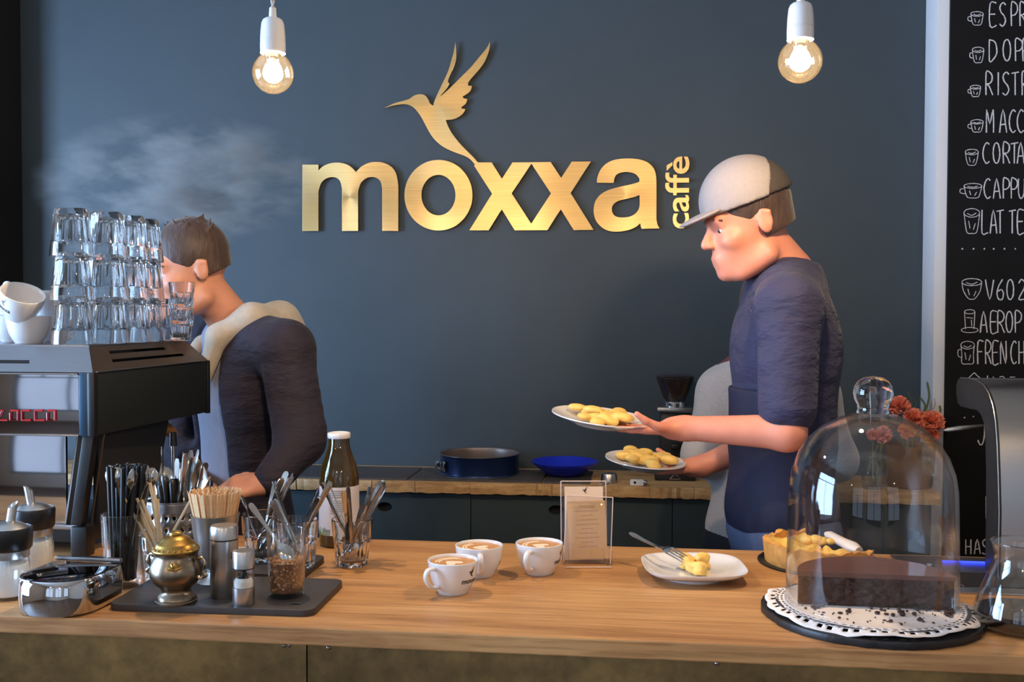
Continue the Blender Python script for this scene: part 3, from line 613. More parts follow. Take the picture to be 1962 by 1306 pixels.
# red raised lettering (only its end is in view)
def lz(p): q = aty(p[0]*0.27559, 640+p[1]*0.27559, FY-0.004); return Vector((q.x, FY-0.004, q.z))
logo = [[(-32, 530), (18, 530), (-22, 598), (52, 598)], [(72, 532), (124, 532), (124, 598), (72, 598), (72, 545)], [(205, 532), (152, 532), (152, 598), (215, 598)], [(296, 532), (243, 532), (243, 598), (312, 598)], [(330, 532), (382, 532), (382, 598), (330, 598), (330, 545)]]
for st in logo: mbuild(MB().tube([lz(p) for p in st], 0.0023, 8), 'raised_letter', M['red'])
# lower housing, posts, base
LB = 1.045
mbuild(MB().box(((XL-1.20)/2, 2.082, (LB+Z0)/2), (-1.20-XL, 0.008, Z0-LB)), 'lower_mirror_panel', M['mirror'], 0.001)
p_a, p_b = Vector((aty(172, 838, 2.07).x, 2.075, Z0)), Vector((aty(148, 1016, 2.07).x, 2.075, LB))
mbuild(MB().tube([p_a, p_b], 0.017, 4, hint=(0.7, 0.7, 0)), 'rear_post', M['blackplastic'], 0.002)
mbuild(MB().tube([p_a+Vector((0.018, 0.02, 0)), p_b+Vector((0.018, 0.02, 0))], 0.0025, 6), 'post_edge', M['brown_reflect_steel'])
mbuild(MB().tube([p_a+Vector((-0.026, 0.004, 0)), p_b+Vector((-0.026, 0.004, 0))], 0.008, 4), 'post_trim', M['brown_reflect_steel'])
mbuild(MB().box(((XL-1.15)/2, 2.19, 1.025), (-1.15-XL, 0.22, 0.04)), 'base', M['blackmetal'], 0.003)
mbuild(MB().box(((XL-1.17)/2, 2.074, 1.040), (-1.17-XL, 0.012, 0.010)), 'base_rail', M['steelh'], 0.001)
for x, y in ((-1.162, 2.075), (-1.9, 2.075), (-1.162, 2.27), (-1.9, 2.27)):
    mbuild(MB().box((x, y, 1.012), (0.036, 0.036, 0.063)), 'foot', M['blackplastic'], 0.004)
mbuild(MB().prism([(2.10, LB), (2.36, LB), (2.44, Z0), (2.10, Z0)], -0.006, 0.006, TR((-1.145, 0, 0)) @ Matrix(((0, 0, 1, 0), (1, 0, 0, 0), (0, 1, 0, 0), (0, 0, 0, 1)))), 'inner_side_plate', M['blackmetal'])
gy = 2.47; gp = aty(305, 800, gy)
mbuild(MB().lathe([(0, -0.03), (0.03, -0.03), (0.034, -0.02), (0.034, 0.02), (0, 0.02)], 24, TR((gp.x-0.05, gy, Z0-0.01))), 'group_head', M['chrome'])
M['wal'] = mat('handle_walnut', (150, 106, 62), 0.45, var=0.3, scale=30, stretch=(1, 8, 8))
hp0, hp1 = aty(288, 800, gy), aty(334, 832, gy+0.06)
mbuild(MB().tube([hp0, hp0.lerp(hp1, 0.3), hp0.lerp(hp1, 0.7), hp1], [0.010, 0.015, 0.017, 0.012], 12), 'portafilter_handle', M['wal'])
s0, s1 = aty(331, 828, gy), aty(333, 920, gy)
mbuild(MB().tube([s0, s0.lerp(s1, 0.28)], [0.009, 0.011], 10), 'steam_wand_grip', M['blackplastic'])
mbuild(MB().tube([s0.lerp(s1, 0.28), s1, s1+Vector((0.002, 0, -0.03))], 0.0055, 10), 'steam_wand', M['chrome'])

# ------------------------------------------------------------------ tumblers stacked upside down on the machine
TB = tumbler_mesh('stack_tumbler', 0.0350, 0.0440, 0.105, 10, 0.003, 0.014, 0.70)
TB.polygons.foreach_set('use_smooth', [True]*len(TB.polygons)); TB.set_sharp_from_angle(angle=R(22)); TB.materials.append(M['sglass'])
colsx = [(140, 2.153, 3), (207, 2.242, 3), (250, 2.331, 3), (279, 2.420, 3), (312, 2.509, 1)]
colname = ['frontmost stack', 'second stack from the front', 'third stack from the front', 'rearmost tall stack', '']
lev = ['bottom', 'middle', 'top']
for ci, (px, Y, n) in enumerate(colsx):
    x = aty(px, 655, Y).x
    for k in range(n):
        o = bpy.data.objects.new('tumbler', TB); COL.objects.link(o)
        o.location = (x+random.uniform(-.0015, .0015), Y+random.uniform(-.001, .001), ZT+0.105+k*0.0955); o.rotation_euler = (PI, 0, random.uniform(0, 1))
        tag(o, ('clear tumbler upside down on the machine, %s of the %s' % (lev[k], colname[ci])) if n > 1 else 'clear faceted tumbler upside down on its own behind the tall stacks', 'glass', 'upturned tumblers on the espresso machine')
SB = tumbler_mesh('small_tumbler', 0.025, 0.030, 0.062, 8, 0.0024, 0.009, 0.6)
SB.polygons.foreach_set('use_smooth', [True]*len(SB.polygons)); SB.set_sharp_from_angle(angle=R(22)); SB.materials.append(M['sglass'])
sp = aty(346, 655, 2.455)
for k in range(3):
    o = bpy.data.objects.new('small_tumbler', SB); COL.objects.link(o); o.location = (sp.x+k*0.002, sp.y, ZT+k*0.041); o.rotation_euler = (0, 0, k*0.3)
    tag(o, 'small faceted espresso glass, %s of the short stack at the machine rear' % lev[k], 'glass', 'small glasses on the espresso machine')
# cups on the machine
def tilt(dx, dy, dz): return Euler((dx, dy, dz))
c_ = aty(52, 640, 2.17)
cup('coffee_cup', 'white printed cup standing bottommost under the tilted cup on the machine', (c_.x, 2.175, ZT), R(150), 'white cups on the espresso machine', logo=False)
cp = cup('coffee_cup', 'white printed cup leaning tilted on another cup on the machine', (c_.x-0.010, 2.150, ZT+0.060), 0, 'white cups on the espresso machine')
cp.rotation_euler = (rotmat((0.42, -0.30, 0.85)) @ Matrix.Rotation(R(150), 4, 'Z')).to_euler()
c_ = aty(25, 560, 2.27)
cup('coffee_cup', 'white cup standing upright behind the tilted cup on the machine', (c_.x, 2.27, ZT+0.062), R(200), 'white cups on the espresso machine', logo=False)
cup('coffee_cup', 'white cup under the upright cup behind the tilted cup', (c_.x, 2.27, ZT), R(140), 'white cups on the espresso machine', logo=False)
c_ = aty(92, 560, 2.36)
cup('coffee_cup', 'white cup half hidden behind the frontmost tumbler stack, upper one', (c_.x-0.012, 2.38, ZT+0.060), R(30), 'white cups on the espresso machine', logo=False)
cup('coffee_cup', 'white cup half hidden behind the frontmost tumbler stack, lower one', (c_.x-0.012, 2.38, ZT), R(60), 'white cups on the espresso machine', logo=False)
# ------------------------------------------------------------------ things standing on the counter
M['sugar'] = mat('white_sugar', (232, 228, 224), 0.8, var=0.06, scale=300, bmp=0.4)
M['brownsugar'] = mat('brown_sugar', (112, 70, 38), 0.45, var=0.6, scale=330, bmp=0.9)
M['crystal'] = mat('sugar_crystal', (190, 134, 84), 0.3, var=0.3, scale=400)
M['silver'] = mat('tarnished_silver', (138, 124, 106), 0.32, 1.0, var=0.22, scale=18, rvar=0.1)
M['oldbrass'] = mat('old_brass', (158, 124, 66), 0.36, 1.0, var=0.15, scale=25, rvar=0.08)
M['tray'] = mat('black_fibre_board', (54, 49, 48), 0.5, var=0.15, scale=60, bmp=0.1)
M['straw'] = mat('paper_straw', (222, 198, 162), 0.65, var=0.06)
M['blackstraw'] = mat('black_straw', (16, 14, 16), 0.5)
M['stirwood'] = mat('birch_stirrer', (214, 172, 126), 0.7, var=0.12, scale=20, stretch=(8, 8, 1))
M['darkdrink'] = mat('dark_liquid', (14, 9, 8), 0.08)

def sugar_dispenser(label, c, az):
    t = thing('sugar_dispenser', label, 'sugar shaker', c, az, 'sugar shakers')
    MB().lathe([(0, 0), (0.033, 0), (0.0365, 0.003), (0.038, 0.012), (0.0375, 0.05), (0.0345, 0.068), (0.032, 0.078), (0.0305, 0.078), (0.033, 0.067), (0.0358, 0.05), (0.0362, 0.013), (0.034, 0.006), (0, 0.0055)], 32).build('glass_jar', M['tglass'], t, ang=60)
    MB().lathe([(0, 0.007), (0.0335, 0.007), (0.0357, 0.013), (0.0353, 0.05), (0.033, 0.062), (0.015, 0.065), (0, 0.066)], 28).build('sugar', M['sugar'], t)
    MB().lathe([(0, 0.073), (0.0345, 0.073), (0.035, 0.075), (0.035, 0.087), (0, 0.087)], 32).build('steel_band', M['steel'], t)
    MB().lathe([(0, 0.0872), (0.037, 0.0872), (0.0395, 0.091), (0.041, 0.122), (0.040, 0.126), (0.037, 0.127), (0.036, 0.124), (0, 0.124)], 36).build('black_collar', M['blackplastic'], t)
    MB().lathe([(0, 0.139), (0.012, 0.1375), (0.024, 0.133), (0.0345, 0.1255), (0.0345, 0.1242), (0, 0.1242)], 32).build('steel_dome', M['steel'], t)
    sp = MB().lathe([(0.0055, -0.010), (0.0078, -0.010), (0.0078, 0.030), (0.0066, 0.030), (0.0062, 0.0)], 16)
    for v in sp.v:
        if v.z > 0.02: v.z += v.x*0.9
    T = TR((0.004, 0, 0.137)) @ Matrix.Rotation(R(10), 4, 'Y'); sp.v = [T @ v for v in sp.v]
    sp.build('spout', M['steel'], t)
    return t
sugar_dispenser('glass sugar shaker with black collar and steel spout at the left edge, in front', on(18, 1153, 0.038), R(60))
sugar_dispenser('glass sugar shaker with black collar behind the chrome sugar box', Vector((aty(64, 1000, 1.935).x, 1.935, CT)), R(200))

def dloop(w, d, n=40):
    pts = []
    for k in range(n+1):
        a = PI + PI*k/n; ca, sa = math.cos(a), math.sin(a)
        pts.append((w/2*math.copysign(abs(ca)**0.8, ca), -d*0.30 + d*0.70*math.copysign(abs(sa)**0.85, sa)))
    return pts + [(w/2*0.995, d*0.22), (w/2*0.95, d*0.30), (-w/2*0.95, d*0.30), (-w/2*0.995, d*0.22)]
cb = thing('chrome_sugar_box', 'round fronted polished chrome sugar box with hinged lid', 'sugar box', on(150, 1173, 0.074), R(-3))
lp = dloop(0.142, 0.112); mb = MB(); levels = [(0, 0.90), (0.003, 0.95), (0.012, 0.985), (0.03, 1.0), (0.05, 0.985), (0.060, 0.955), (0.0615, 0.94)]
vs = [(x*s, y*s, z) for z, s in levels for x, y in lp]; n = len(lp)
fs = [(i*n+k, i*n+(k+1) % n, (i+1)*n+(k+1) % n, (i+1)*n+k) for i in range(len(levels)-1) for k in range(n)] + [tuple(range(n-1, -1, -1)), tuple((len(levels)-1)*n+k for k in range(n))]
mb.add(vs, fs).build('box_body', M['chrome'], cb, ang=35)
M['lidglass'] = mat('dark_mirror_lid', (92, 92, 98), 0.05, 1.0)
MB().prism([(x*0.92, y*0.92) for x, y in lp], 0.0617, 0.0635).build('lid', M['lidglass'], cb, bevel=0.0006)
MB().tube([(x*0.955, y*0.955, 0.0615) for x, y in lp[4:18]], 0.0022, 8).build('lid_lip', M['steelh'], cb)
MB().box((0, 0.035, 0.068), (0.128, 0.011, 0.008)).build('hinge_bar', M['steelh'], cb, bevel=0.0025)
MB().box((0.0, 0.035, 0.0725), (0.062, 0.007, 0.0012)).build('hinge_slot', M['blackplastic'], cb)

def board(name, label, pts_c, w, d, az, hole=None):
    t = thing(name, label, 'board', (pts_c[0], pts_c[1], CT), az, 'black serving boards')
    r = 0.018; lp = []
    for cx, cy, a0 in ((w/2-r, -d/2+r, -90), (w/2-r, d/2-r, 0), (-w/2+r, d/2-r, 90), (-w/2+r, -d/2+r, 180)):
        lp += [(cx+r*math.cos(R(a0+90*k/6)), cy+r*math.sin(R(a0+90*k/6))) for k in range(7)]
    loops = [lp] + ([[(hole[0]+0.014*math.cos(2*PI*k/24), hole[1]+0.008*math.sin(2*PI*k/24)) for k in range(24)]] if hole else [])
    me = plate_mesh('board', loops, 0.0092, 0.0014); map_mesh(me, lambda c: Vector((c.x, c.y, c.z+0.006)))
    mesh_obj('panel', me, M['tray'], t, ang=30); return t
t = board('serving_board', 'front black serving board with a grip hole under the silver pot and mills', (-0.7265, 1.803), 0.362, 0.206, R(1.2), (0.142, -0.068))
MB().lathe([(0, 0.0012), (0.0042, 0.001), (0.0045, 0)], 14, TR((-0.098, -0.1032, 0.006)) @ rotmat((0, -1, 0))).build('rivet', M['steel'], t)
board('serving_board', 'rear black serving board under the two tumblers of cutlery', (-0.745, 2.012), 0.215, 0.16, R(1.0))
BZ = CT+0.012

# silver pot with brass lid
sp_ = thing('sugar_pot', 'tarnished silver urn pot with brass lid and shell ornaments', 'sugar pot', on(338, 1162, 0.036, BZ), R(-100))
MB().lathe([(0, 0), (0.0355, 0), (0.036, 0.003), (0.034, 0.005), (0.0345, 0.008), (0.031, 0.013), (0.0262, 0.017), (0.0248, 0.021), (0.0275, 0.026), (0.036, 0.033), (0.0432, 0.043), (0.0455, 0.053), (0.0437, 0.063), (0.0395, 0.072), (0.0365, 0.079), (0.0362, 0.085), (0.0385, 0.089), (0, 0.089)], 44).build('body', M['silver'], sp_, ang=50)
ld = MB().lathe([(0, 0.1235), (0.009, 0.1228), (0.0118, 0.120), (0.011, 0.1165), (0.018, 0.1145), (0.024, 0.1105), (0.0275, 0.1055), (0.031, 0.1035), (0.0335, 0.1005), (0.0355, 0.0955), (0.0392, 0.0935), (0.0405, 0.0915), (0.0395, 0.0893), (0, 0.0893)], 48).build('lid', M['oldbrass'], sp_, ang=60)
for k in range(44):
    a = 2*PI*k/44; MB().ball((0.0372*math.cos(a), 0.0372*math.sin(a), 0.0945), (0.0021, 0.0021, 0.0026), 6, 4).build('bead', M['oldbrass'], ld) if k % 2 == 0 else None
for s in (-1, 1):
    pth = catmull([(0, s*0.040, 0.077), (0, s*0.052, 0.080), (0, s*0.057, 0.070), (0, s*0.053, 0.058), (0, s*0.0585, 0.050), (0, s*0.051, 0.044), (0, s*0.043, 0.046)], 4)
    MB().tube(pth, [0.0026+0.0012*math.sin(k*0.9) for k in range(len(pth))], 8).build('handle', M['silver'], sp_)
for az in (R(30), R(210)):
    for k in range(-3, 4):
        a = R(k*22); T = Matrix.Rotation(az, 4, 'Z') @ TR((0.0436, 0, 0.060)) @ Matrix.Rotation(R(-16), 4, 'Y') @ Matrix.Scale(1.25, 4)
        MB().tube([(0.0005, 0, 0.003), (0.0015, 0.0055*math.sin(a), 0.003+0.0055*math.cos(a)), (-0.0005, 0.0095*math.sin(a), 0.003+0.0095*math.cos(a))], [0.0014, 0.0021, 0.0016], 6, M=T).build('shell_rib', M['oldbrass'], sp_)

# mills
ml = thing('pepper_mill', 'tall brushed steel mill on the front black board', 'mill', on(430, 1148, 0.0245, BZ))
MB().lathe([(0, 0.0), (0.0238, 0.0), (0.0245, 0.001), (0.0245, 0.101), (0, 0.101)], 40).build('body', M['steel'], ml)
MB().lathe([(0, 0.101), (0.0232, 0.101), (0.0232, 0.1035), (0, 0.1035)], 36).build('seam_ring', M['blackplastic'], ml)
MB().lathe([(0, 0.1035), (0.0245, 0.1035), (0.0245, 0.122), (0.0225, 0.1265), (0.012, 0.128), (0, 0.128)], 40).build('cap', M['steel'], ml)
for k, x in enumerate((-0.0012, 0.0012)): 
    MB().tube([(0.0246*math.cos(R(-38)+x*8), 0.0246*math.sin(R(-38)+x*8), 0.07), (0.0246*math.cos(R(-38)), 0.0246*math.sin(R(-38)), 0.082)], 0.0006, 5).build('engraving', M['print'], ml)
sm_ = thing('salt_mill', 'small steel mill with clear salt window on the front black board', 'mill', on(467, 1162, 0.019, BZ))
MB().lathe([(0, 0), (0.0185, 0), (0.019, 0.001), (0.019, 0.030), (0, 0.030)], 36).build('base', M['steel'], sm_)
MB().lathe([(0.0185, 0.030), (0.0185, 0.062), (0.0172, 0.062), (0.0172, 0.030), (0.0185, 0.030)], 36).build('window', M['tglass'], sm_)
MB().lathe([(0, 0.0305), (0.0170, 0.0305), (0.0170, 0.040), (0.012, 0.046), (0.004, 0.043), (0, 0.043)], 28).build('salt', M['sugar'], sm_)
MB().lathe([(0, 0.0435), (0.010, 0.0455), (0.006, 0.049), (0.003, 0.0615), (0, 0.0615)], 14).build('grinder_cone', M['blackplastic'], sm_)
MB().lathe([(0, 0.062), (0.0188, 0.062), (0.0188, 0.064), (0, 0.064)], 32).build('seam_ring', M['blackplastic'], sm_)
MB().lathe([(0, 0.064), (0.019, 0.064), (0.019, 0.090), (0.0178, 0.093), (0, 0.094)], 36).build('cap', M['steel'], sm_)

# glass of brown sugar with a spoon
def strip(stations, thick, M_=None):
    "flat bent strip: stations (along x, half width, z, z-dish)"
    mb = MB(); vs = []; fs = []; n = len(stations); c = 5
    for x, w, z, dish in stations:
        for k in range(c):
            u = -1+2*k/(c-1); vs.append((x, u*w, z+dish*(u*u)+thick/2))
        for k in range(c):
            u = -1+2*k/(c-1); vs.append((x, u*w*0.96, z+dish*(u*u)-thick/2))
    m = 2*c; ring = list(range(c)) + [m-1-k for k in range(c)]
    for i in range(n-1):
        for k in range(m):
            a, b = ring[k], ring[(k+1) % m]; fs.append((i*m+a, i*m+b, (i+1)*m+b, (i+1)*m+a))
    fs.append(tuple(ring)); fs.append(tuple((n-1)*m+k for k in ring))
    return mb.add(vs, fs, M_)
def spoon_mb(Ln=0.135, bw=0.0135, hw=0.0055):
    bl = bw*3.2; st = []
    for k in range(7):
        u = k/6; w = bw*max(0.12, math.sin(PI*min(0.97, u*0.93+0.04))**0.7); st.append((u*bl, w, -0.0055*math.sin(PI*u), 0.0045*math.sin(PI*u)))
    for x, w, z in ((bl+0.006, 0.0026, 0.001), (bl+0.03, 0.0024, 0.004), (Ln*0.75, 0.0038, 0.003), (Ln*0.9, hw, 0.001), (Ln*0.97, hw*0.95, 0), (Ln, hw*0.45, 0)): st.append((x, w, z, 0))
    return strip(st, 0.0018)
def knife_mb(Ln=0.17, bw=0.008, hw=0.0055):
    return strip([(0, 0.001, 0, 0), (0.012, bw*0.8, 0, 0), (0.05, bw, 0, 0), (Ln*0.45, bw*0.9, 0, 0), (Ln*0.5, 0.0036, 0, 0), (Ln*0.7, hw*0.9, 0, 0), (Ln*0.95, hw*1.1, 0, 0), (Ln, hw*0.6, 0, 0)], 0.0022)
def fork_mb(Ln=0.15, hw=0.0055):
    mb = strip([(0.040, 0.0105, -0.002, 0.001), (0.050, 0.0095, -0.003, 0.001), (0.058, 0.004, 0, 0), (0.075, 0.0024, 0.003, 0), (Ln*0.75, 0.0038, 0.003, 0), (Ln*0.92, hw, 0.001, 0), (Ln, hw*0.5, 0, 0)], 0.002)
    for k in range(4):
        y = -0.0092+k*0.00613
        s2 = strip([(0.0, 0.0006, 0.0035, 0), (0.015, 0.0012, 0.001, 0), (0.042, 0.0016, -0.002, 0)], 0.0016); s2.v = [v+Vector((0, y, 0)) for v in s2.v]; mb.add(s2.v, s2.f)
    return mb
CUT = {}
for nm, mk in (('teaspoon', spoon_mb), ('knife', knife_mb), ('fork', fork_mb), ('dessert_spoon', lambda: spoon_mb(0.175, 0.018, 0.0068)), ('long_spoon', lambda: spoon_mb(0.215, 0.0125, 0.005))):
    me = mk().mesh(nm); me.polygons.foreach_set('use_smooth', [True]*len(me.polygons)); me.set_sharp_from_angle(angle=R(45)); me.materials.append(M['cutlery']); CUT[nm] = me
CLEN = {'teaspoon': 0.135, 'knife': 0.17, 'fork': 0.15, 'dessert_spoon': 0.175, 'long_spoon': 0.215}
def place(me, name, label, cat, group, base, direction, roll=0.0, flip=False, ln=0.0, mat_=None):
    "stand a long thing with its local x axis along direction; base = lowest point; flip puts its far end down"
    d = Vector(direction).normalized(); z = rotmat(d, (math.cos(roll), math.sin(roll), 0.01))
    m = Matrix(((z[0][2], z[0][0], z[0][1], 0), (z[1][2], z[1][0], z[1][1], 0), (z[2][2], z[2][0], z[2][1], 0), (0, 0, 0, 1)))
    if flip: m = TR(d*ln) @ m @ Matrix.Rotation(PI, 4, 'Z')
    o = bpy.data.objects.new(name, me); COL.objects.link(o); o.matrix_world = TR(base) @ m
    return tag(o, label, cat, group)
bg = on(549, 1149, 0.031, BZ)
gl = thing('sugar_glass', 'clear straight glass half filled with brown sugar crystals', 'glass', bg)
MB().lathe([(0, 0), (0.0295, 0), (0.031, 0.002), (0.0318, 0.02), (0.0345, 0.116), (0.0342, 0.1175), (0.033, 0.1172), (0.0325, 0.115), (0.0300, 0.02), (0.0288, 0.0095), (0, 0.009)], 40).build('vessel', M['tglass'], gl, ang=60)
mb = MB().lathe([(0, 0.0098), (0.0285, 0.0098), (0.0296, 0.02), (0.0312, 0.062), (0.024, 0.066), (0.012, 0.068), (0, 0.067)], 28)
mb.build('brown_sugar', M['brownsugar'], gl)
mb = MB(); rr = random.Random(4)
for k in range(420):
    a = rr.uniform(0, 2*PI); q = rr.random()
    if q < 0.6: r = 0.0307; z = rr.uniform(0.014, 0.062); r = 0.0282+ (0.031-0.0282)*z/0.062
    else: r = 0.029*math.sqrt(rr.random()); z = 0.0665
    s = rr.uniform(0.0012, 0.0026); T = TR((r*math.cos(a), r*math.sin(a), z)) @ Euler((rr.uniform(0, 3), rr.uniform(0, 3), 0)).to_matrix().to_4x4()
    mb.box((0, 0, 0), (s*1.4, s, s), T)
tag(mb.build('sugar_crystals', M['crystal'], gl, smooth=False), kind='stuff')
d0, d1 = aty(562, 1078, bg.y-0.01), aty(488, 977, bg.y+0.01)
place(CUT['teaspoon'], 'sugar_spoon', 'thin steel spoon standing in the glass of brown sugar', 'spoon', None, d0, d1-d0, 0.3)

# tumblers on the counter
M['tumglass'] = M['sglass']
GT = tumbler_mesh('tumbler', 0.0325, 0.0405, 0.096, 9, 0.0024, 0.010, 0.58)
GT.polygons.foreach_set('use_smooth', [True]*len(GT.polygons)); GT.set_sharp_from_angle(angle=R(22)); GT.materials.append(M['tumglass'])
def glass(label, loc, group='tumblers of cutlery on the counter', me=None, name='tumbler'):
    o = bpy.data.objects.new(name, me or GT); COL.objects.link(o); o.location = loc; o.rotation_euler = (0, 0, random.uniform(0, 1)); return tag(o, label, 'glass', group)
def lean(c, rin_bot, rin_top, h, a_bot, a_top, fb=0.9, ft=0.9, zb=0.013):
    b = Vector((c[0]+rin_bot*fb*math.cos(a_bot), c[1]+rin_bot*fb*math.sin(a_bot), c[2]+zb))
    t_ = Vector((c[0]+rin_top*ft*math.cos(a_top), c[1]+rin_top*ft*math.sin(a_top), c[2]+h)); return b, t_-b
def fill(c, items, lab, group, rb=0.022, rt=0.033, h=0.095, zb=0.013, seed=1):
    rr = random.Random(seed)
    for kind, px_off, flip in items:
        at_ = px_off
        a_t = R(at_); a_b = a_t+PI+rr.uniform(-0.5, 0.5)
        b, d = lean(c, rb, rt, h, a_b, a_t, rr.uniform(0.3, 0.8), rr.uniform(0.75, 0.92), zb+rr.uniform(0, 0.003))
        nm = 'spoon' if 'spoon' in kind else kind
        place(CUT[kind], kind, lab % kind.replace('_', ' '), nm, group, b, d, rr.uniform(0, 3.1), flip, CLEN[kind])
g3 = on(675, 1090, 0.033); glass('faceted tumbler of mixed cutlery in front of the milk bottle', g3)
fill(g3, [('dessert_spoon', 180, False), ('knife', 170, False), ('fork', 200, False), ('knife', 265, False), ('knife', 280, False), ('dessert_spoon', 20, False), ('fork', 60, True), ('knife', 5, False), ('dessert_spoon', -15, False), ('knife', -30, False), ('fork', 40, False), ('teaspoon', -50, False), ('dessert_spoon', 210, False), ('fork', 15, False), ('knife', 150, False), ('dessert_spoon', -5, False)], 'steel %s standing in the tumbler in front of the milk bottle', 'cutlery in the tumbler by the milk bottle', seed=2)
g1 = Vector((aty(502, 1070, 2.035).x, 2.035, BZ)); glass('faceted tumbler of cutlery on the rear board, left one', g1)
fill(g1, [('knife', 40, False), ('dessert_spoon', 10, False), ('knife', -10, False), ('fork', 75, False), ('teaspoon', 180, True), ('dessert_spoon', 330, False), ('knife', 20, False), ('dessert_spoon', 60, False), ('fork', -30, False)], 'steel %s standing in the left tumbler on the rear board', 'cutlery in the left tumbler on the rear board', seed=5)
g2 = Vector((aty(570, 1080, 1.988).x, 1.988, BZ)); glass('faceted tumbler of cutlery on the rear board, right one', g2)
fill(g2, [('teaspoon', 185, False), ('knife', 160, False), ('teaspoon', 30, False), ('teaspoon', 10, False), ('teaspoon', -10, False), ('fork', 60, False), ('teaspoon', 200, False), ('dessert_spoon', 20, False), ('knife', -5, False)], 'steel %s standing in the right tumbler on the rear board', 'cutlery in the right tumbler on the rear board', seed=8)

# tall glass with black straws and long spoons
dgc = on(236, 1131, 0.034)
GT2 = tumbler_mesh('tall_tumbler', 0.033, 0.0375, 0.138, 10, 0.0026, 0.012, 0.58); GT2.polygons.foreach_set('use_smooth', [True]*len(GT2.polygons)); GT2.set_sharp_from_angle(angle=R(22)); GT2.materials.append(M['tglass'])
glass('tall faceted glass filled with black straws beside the chrome sugar box', dgc, 'tall glasses on the left', GT2, 'tall_tumbler')
rr = random.Random(31)
SM = MB().tube([(0, 0, 0), (0.215, 0, 0)], 0.0038, 8).mesh('black_straw'); SM.materials.append(M['blackstraw']); SM.polygons.foreach_set('use_smooth', [True]*len(SM.polygons)); SM.set_sharp_from_angle(angle=R(40))
for k in range(24):
    a = 2*PI*k/24*2.4; f = math.sqrt((k+0.5)/24)
    b = dgc+Vector((0.021*f*math.cos(a), 0.021*f*math.sin(a), 0.0135)); tt = dgc+Vector((0.0305*f*math.cos(a)+0.004, 0.0305*f*math.sin(a), 0.138))
    place(SM, 'black_straw', 'black drinking straw in the tall faceted glass on the left', 'straw', 'black straws in the tall glass', b, tt-b)
for k in range(7):
    a = R(-160+k*45); b = dgc+Vector((0.012*math.cos(a), 0.012*math.sin(a), 0.0135)); tt = dgc+Vector((0.028*math.cos(a)+0.012, 0.02*math.sin(a), 0.138))
    place(CUT['long_spoon'], 'long_spoon', 'long steel spoon among the black straws', 'spoon', 'long spoons among the black straws', b, tt-b, rr.uniform(0, 3), True, 0.215)

# glass with pale paper straws
pg = Vector((aty(306, 1100, 1.858).x, 1.858, BZ))
GT3 = MB().lathe([(0, 0), (0.030, 0), (0.0315, 0.003), (0.037, 0.086), (0.0362, 0.087), (0.0352, 0.086), (0.0295, 0.01), (0, 0.009)], 36).mesh('straw_glass'); GT3.polygons.foreach_set('use_smooth', [True]*len(GT3.polygons)); GT3.set_sharp_from_angle(angle=R(50)); GT3.materials.append(M['tglass'])
glass('plain thin glass holding pale paper straws behind the silver pot', pg, None, GT3, 'straw_glass')
PS = MB().lathe([(0.0022, 0), (0.0029, 0), (0.0029, 0.195), (0.0022, 0.195), (0.0022, 0)], 10, rotmat((1, 0, 0), (0, 1, 0))).mesh('paper_straw'); PS.materials.append(M['straw']); PS.polygons.foreach_set('use_smooth', [True]*len(PS.polygons)); PS.set_sharp_from_angle(angle=R(40))
for (px, py) in ((211, 948), (222, 953), (234, 925), (235, 951), (240, 955), (256, 953), (262, 954), (267, 955), (271, 957), (287, 925), (293, 923), (292, 956), (297, 955), (302, 956), (371, 948)):
    tip = aty(px, py, pg.y+rr.uniform(-0.02, 0.02)); dv = (tip-(pg+Vector((0, 0, 0.012))))
    off = Vector((-dv.x, -dv.y, 0)); off = off.normalized()*min(0.022, off.length) if off.length > 1e-4 else off
    b = pg+off*rr.uniform(0.6, 0.95)+Vector((0, rr.uniform(-.008, .008), 0.0125)); d = tip-b
    o = place(PS, 'paper_straw', 'pale paper straw in the thin glass behind the silver pot', 'straw', 'paper straws in the thin glass', b, d)
    k_ = d.length/0.195; o.scale = (k_, 1, 1)

# perforated steel holder full of cutlery
hc = Vector((aty(336, 960, 2.035).x, 2.035, CT))
hold = thing('utensil_holder', 'perforated steel utensil holder full of cutlery behind the paper straws', 'holder', hc)
def perforated():
    nu, nv, r, h = 96, 27, 0.060, 0.133; vs = []; fs = []
    for j in range(nv+1):
        for i in range(nu): a = 2*PI*i/nu; vs.append((r*math.cos(a), r*math.sin(a), h*j/nv))
    skip = set()
    for row_ in range(4):
        for c in range(24):
            skip.add((c*4+1, 5+row_*5)); skip.add((c*4+2, 5+row_*5)); skip.add((c*4+1, 6+row_*5)); skip.add((c*4+2, 6+row_*5))
    for row_ in range(4):
        for c in range(24):
            for di, dj in ((0, 0), (2, 0), (0, 2), (2, 2)):
                i_, j_ = (c*4+1+di) % nu, 5+row_*5+dj; a = 2*PI*(c*4+2-(1-di)*-0.0+(di-1)*0.70)/nu; vs[j_*nu+i_] = (r*math.cos(a), r*math.sin(a), h*(6+row_*5+(dj-1)*0.70)/nv)
    for j in range(nv):
        for i in range(nu):
            if (i, j) in skip: continue
            k = (i+1) % nu; fs.append((j*nu+i, j*nu+k, (j+1)*nu+k, (j+1)*nu+i))
    fs.append(tuple(range(nu-1, -1, -1)))
    mb = MB().add(vs, fs); o = mb.build('perforated_wall', M['steelh'], hold, ang=40); s = o.modifiers.new('solid', 'SOLIDIFY'); s.thickness = 0.0012; s.offset = -1
perforated()
MB().lathe([(0.0600, 0.131), (0.0618, 0.132), (0.0618, 0.1345), (0.0592, 0.1345), (0.0592, 0.132), (0.0600, 0.131)], 64).build('rim', M['steelh'], hold)
M['blackhandle'] = mat('black_handle', (20, 17, 17), 0.4)
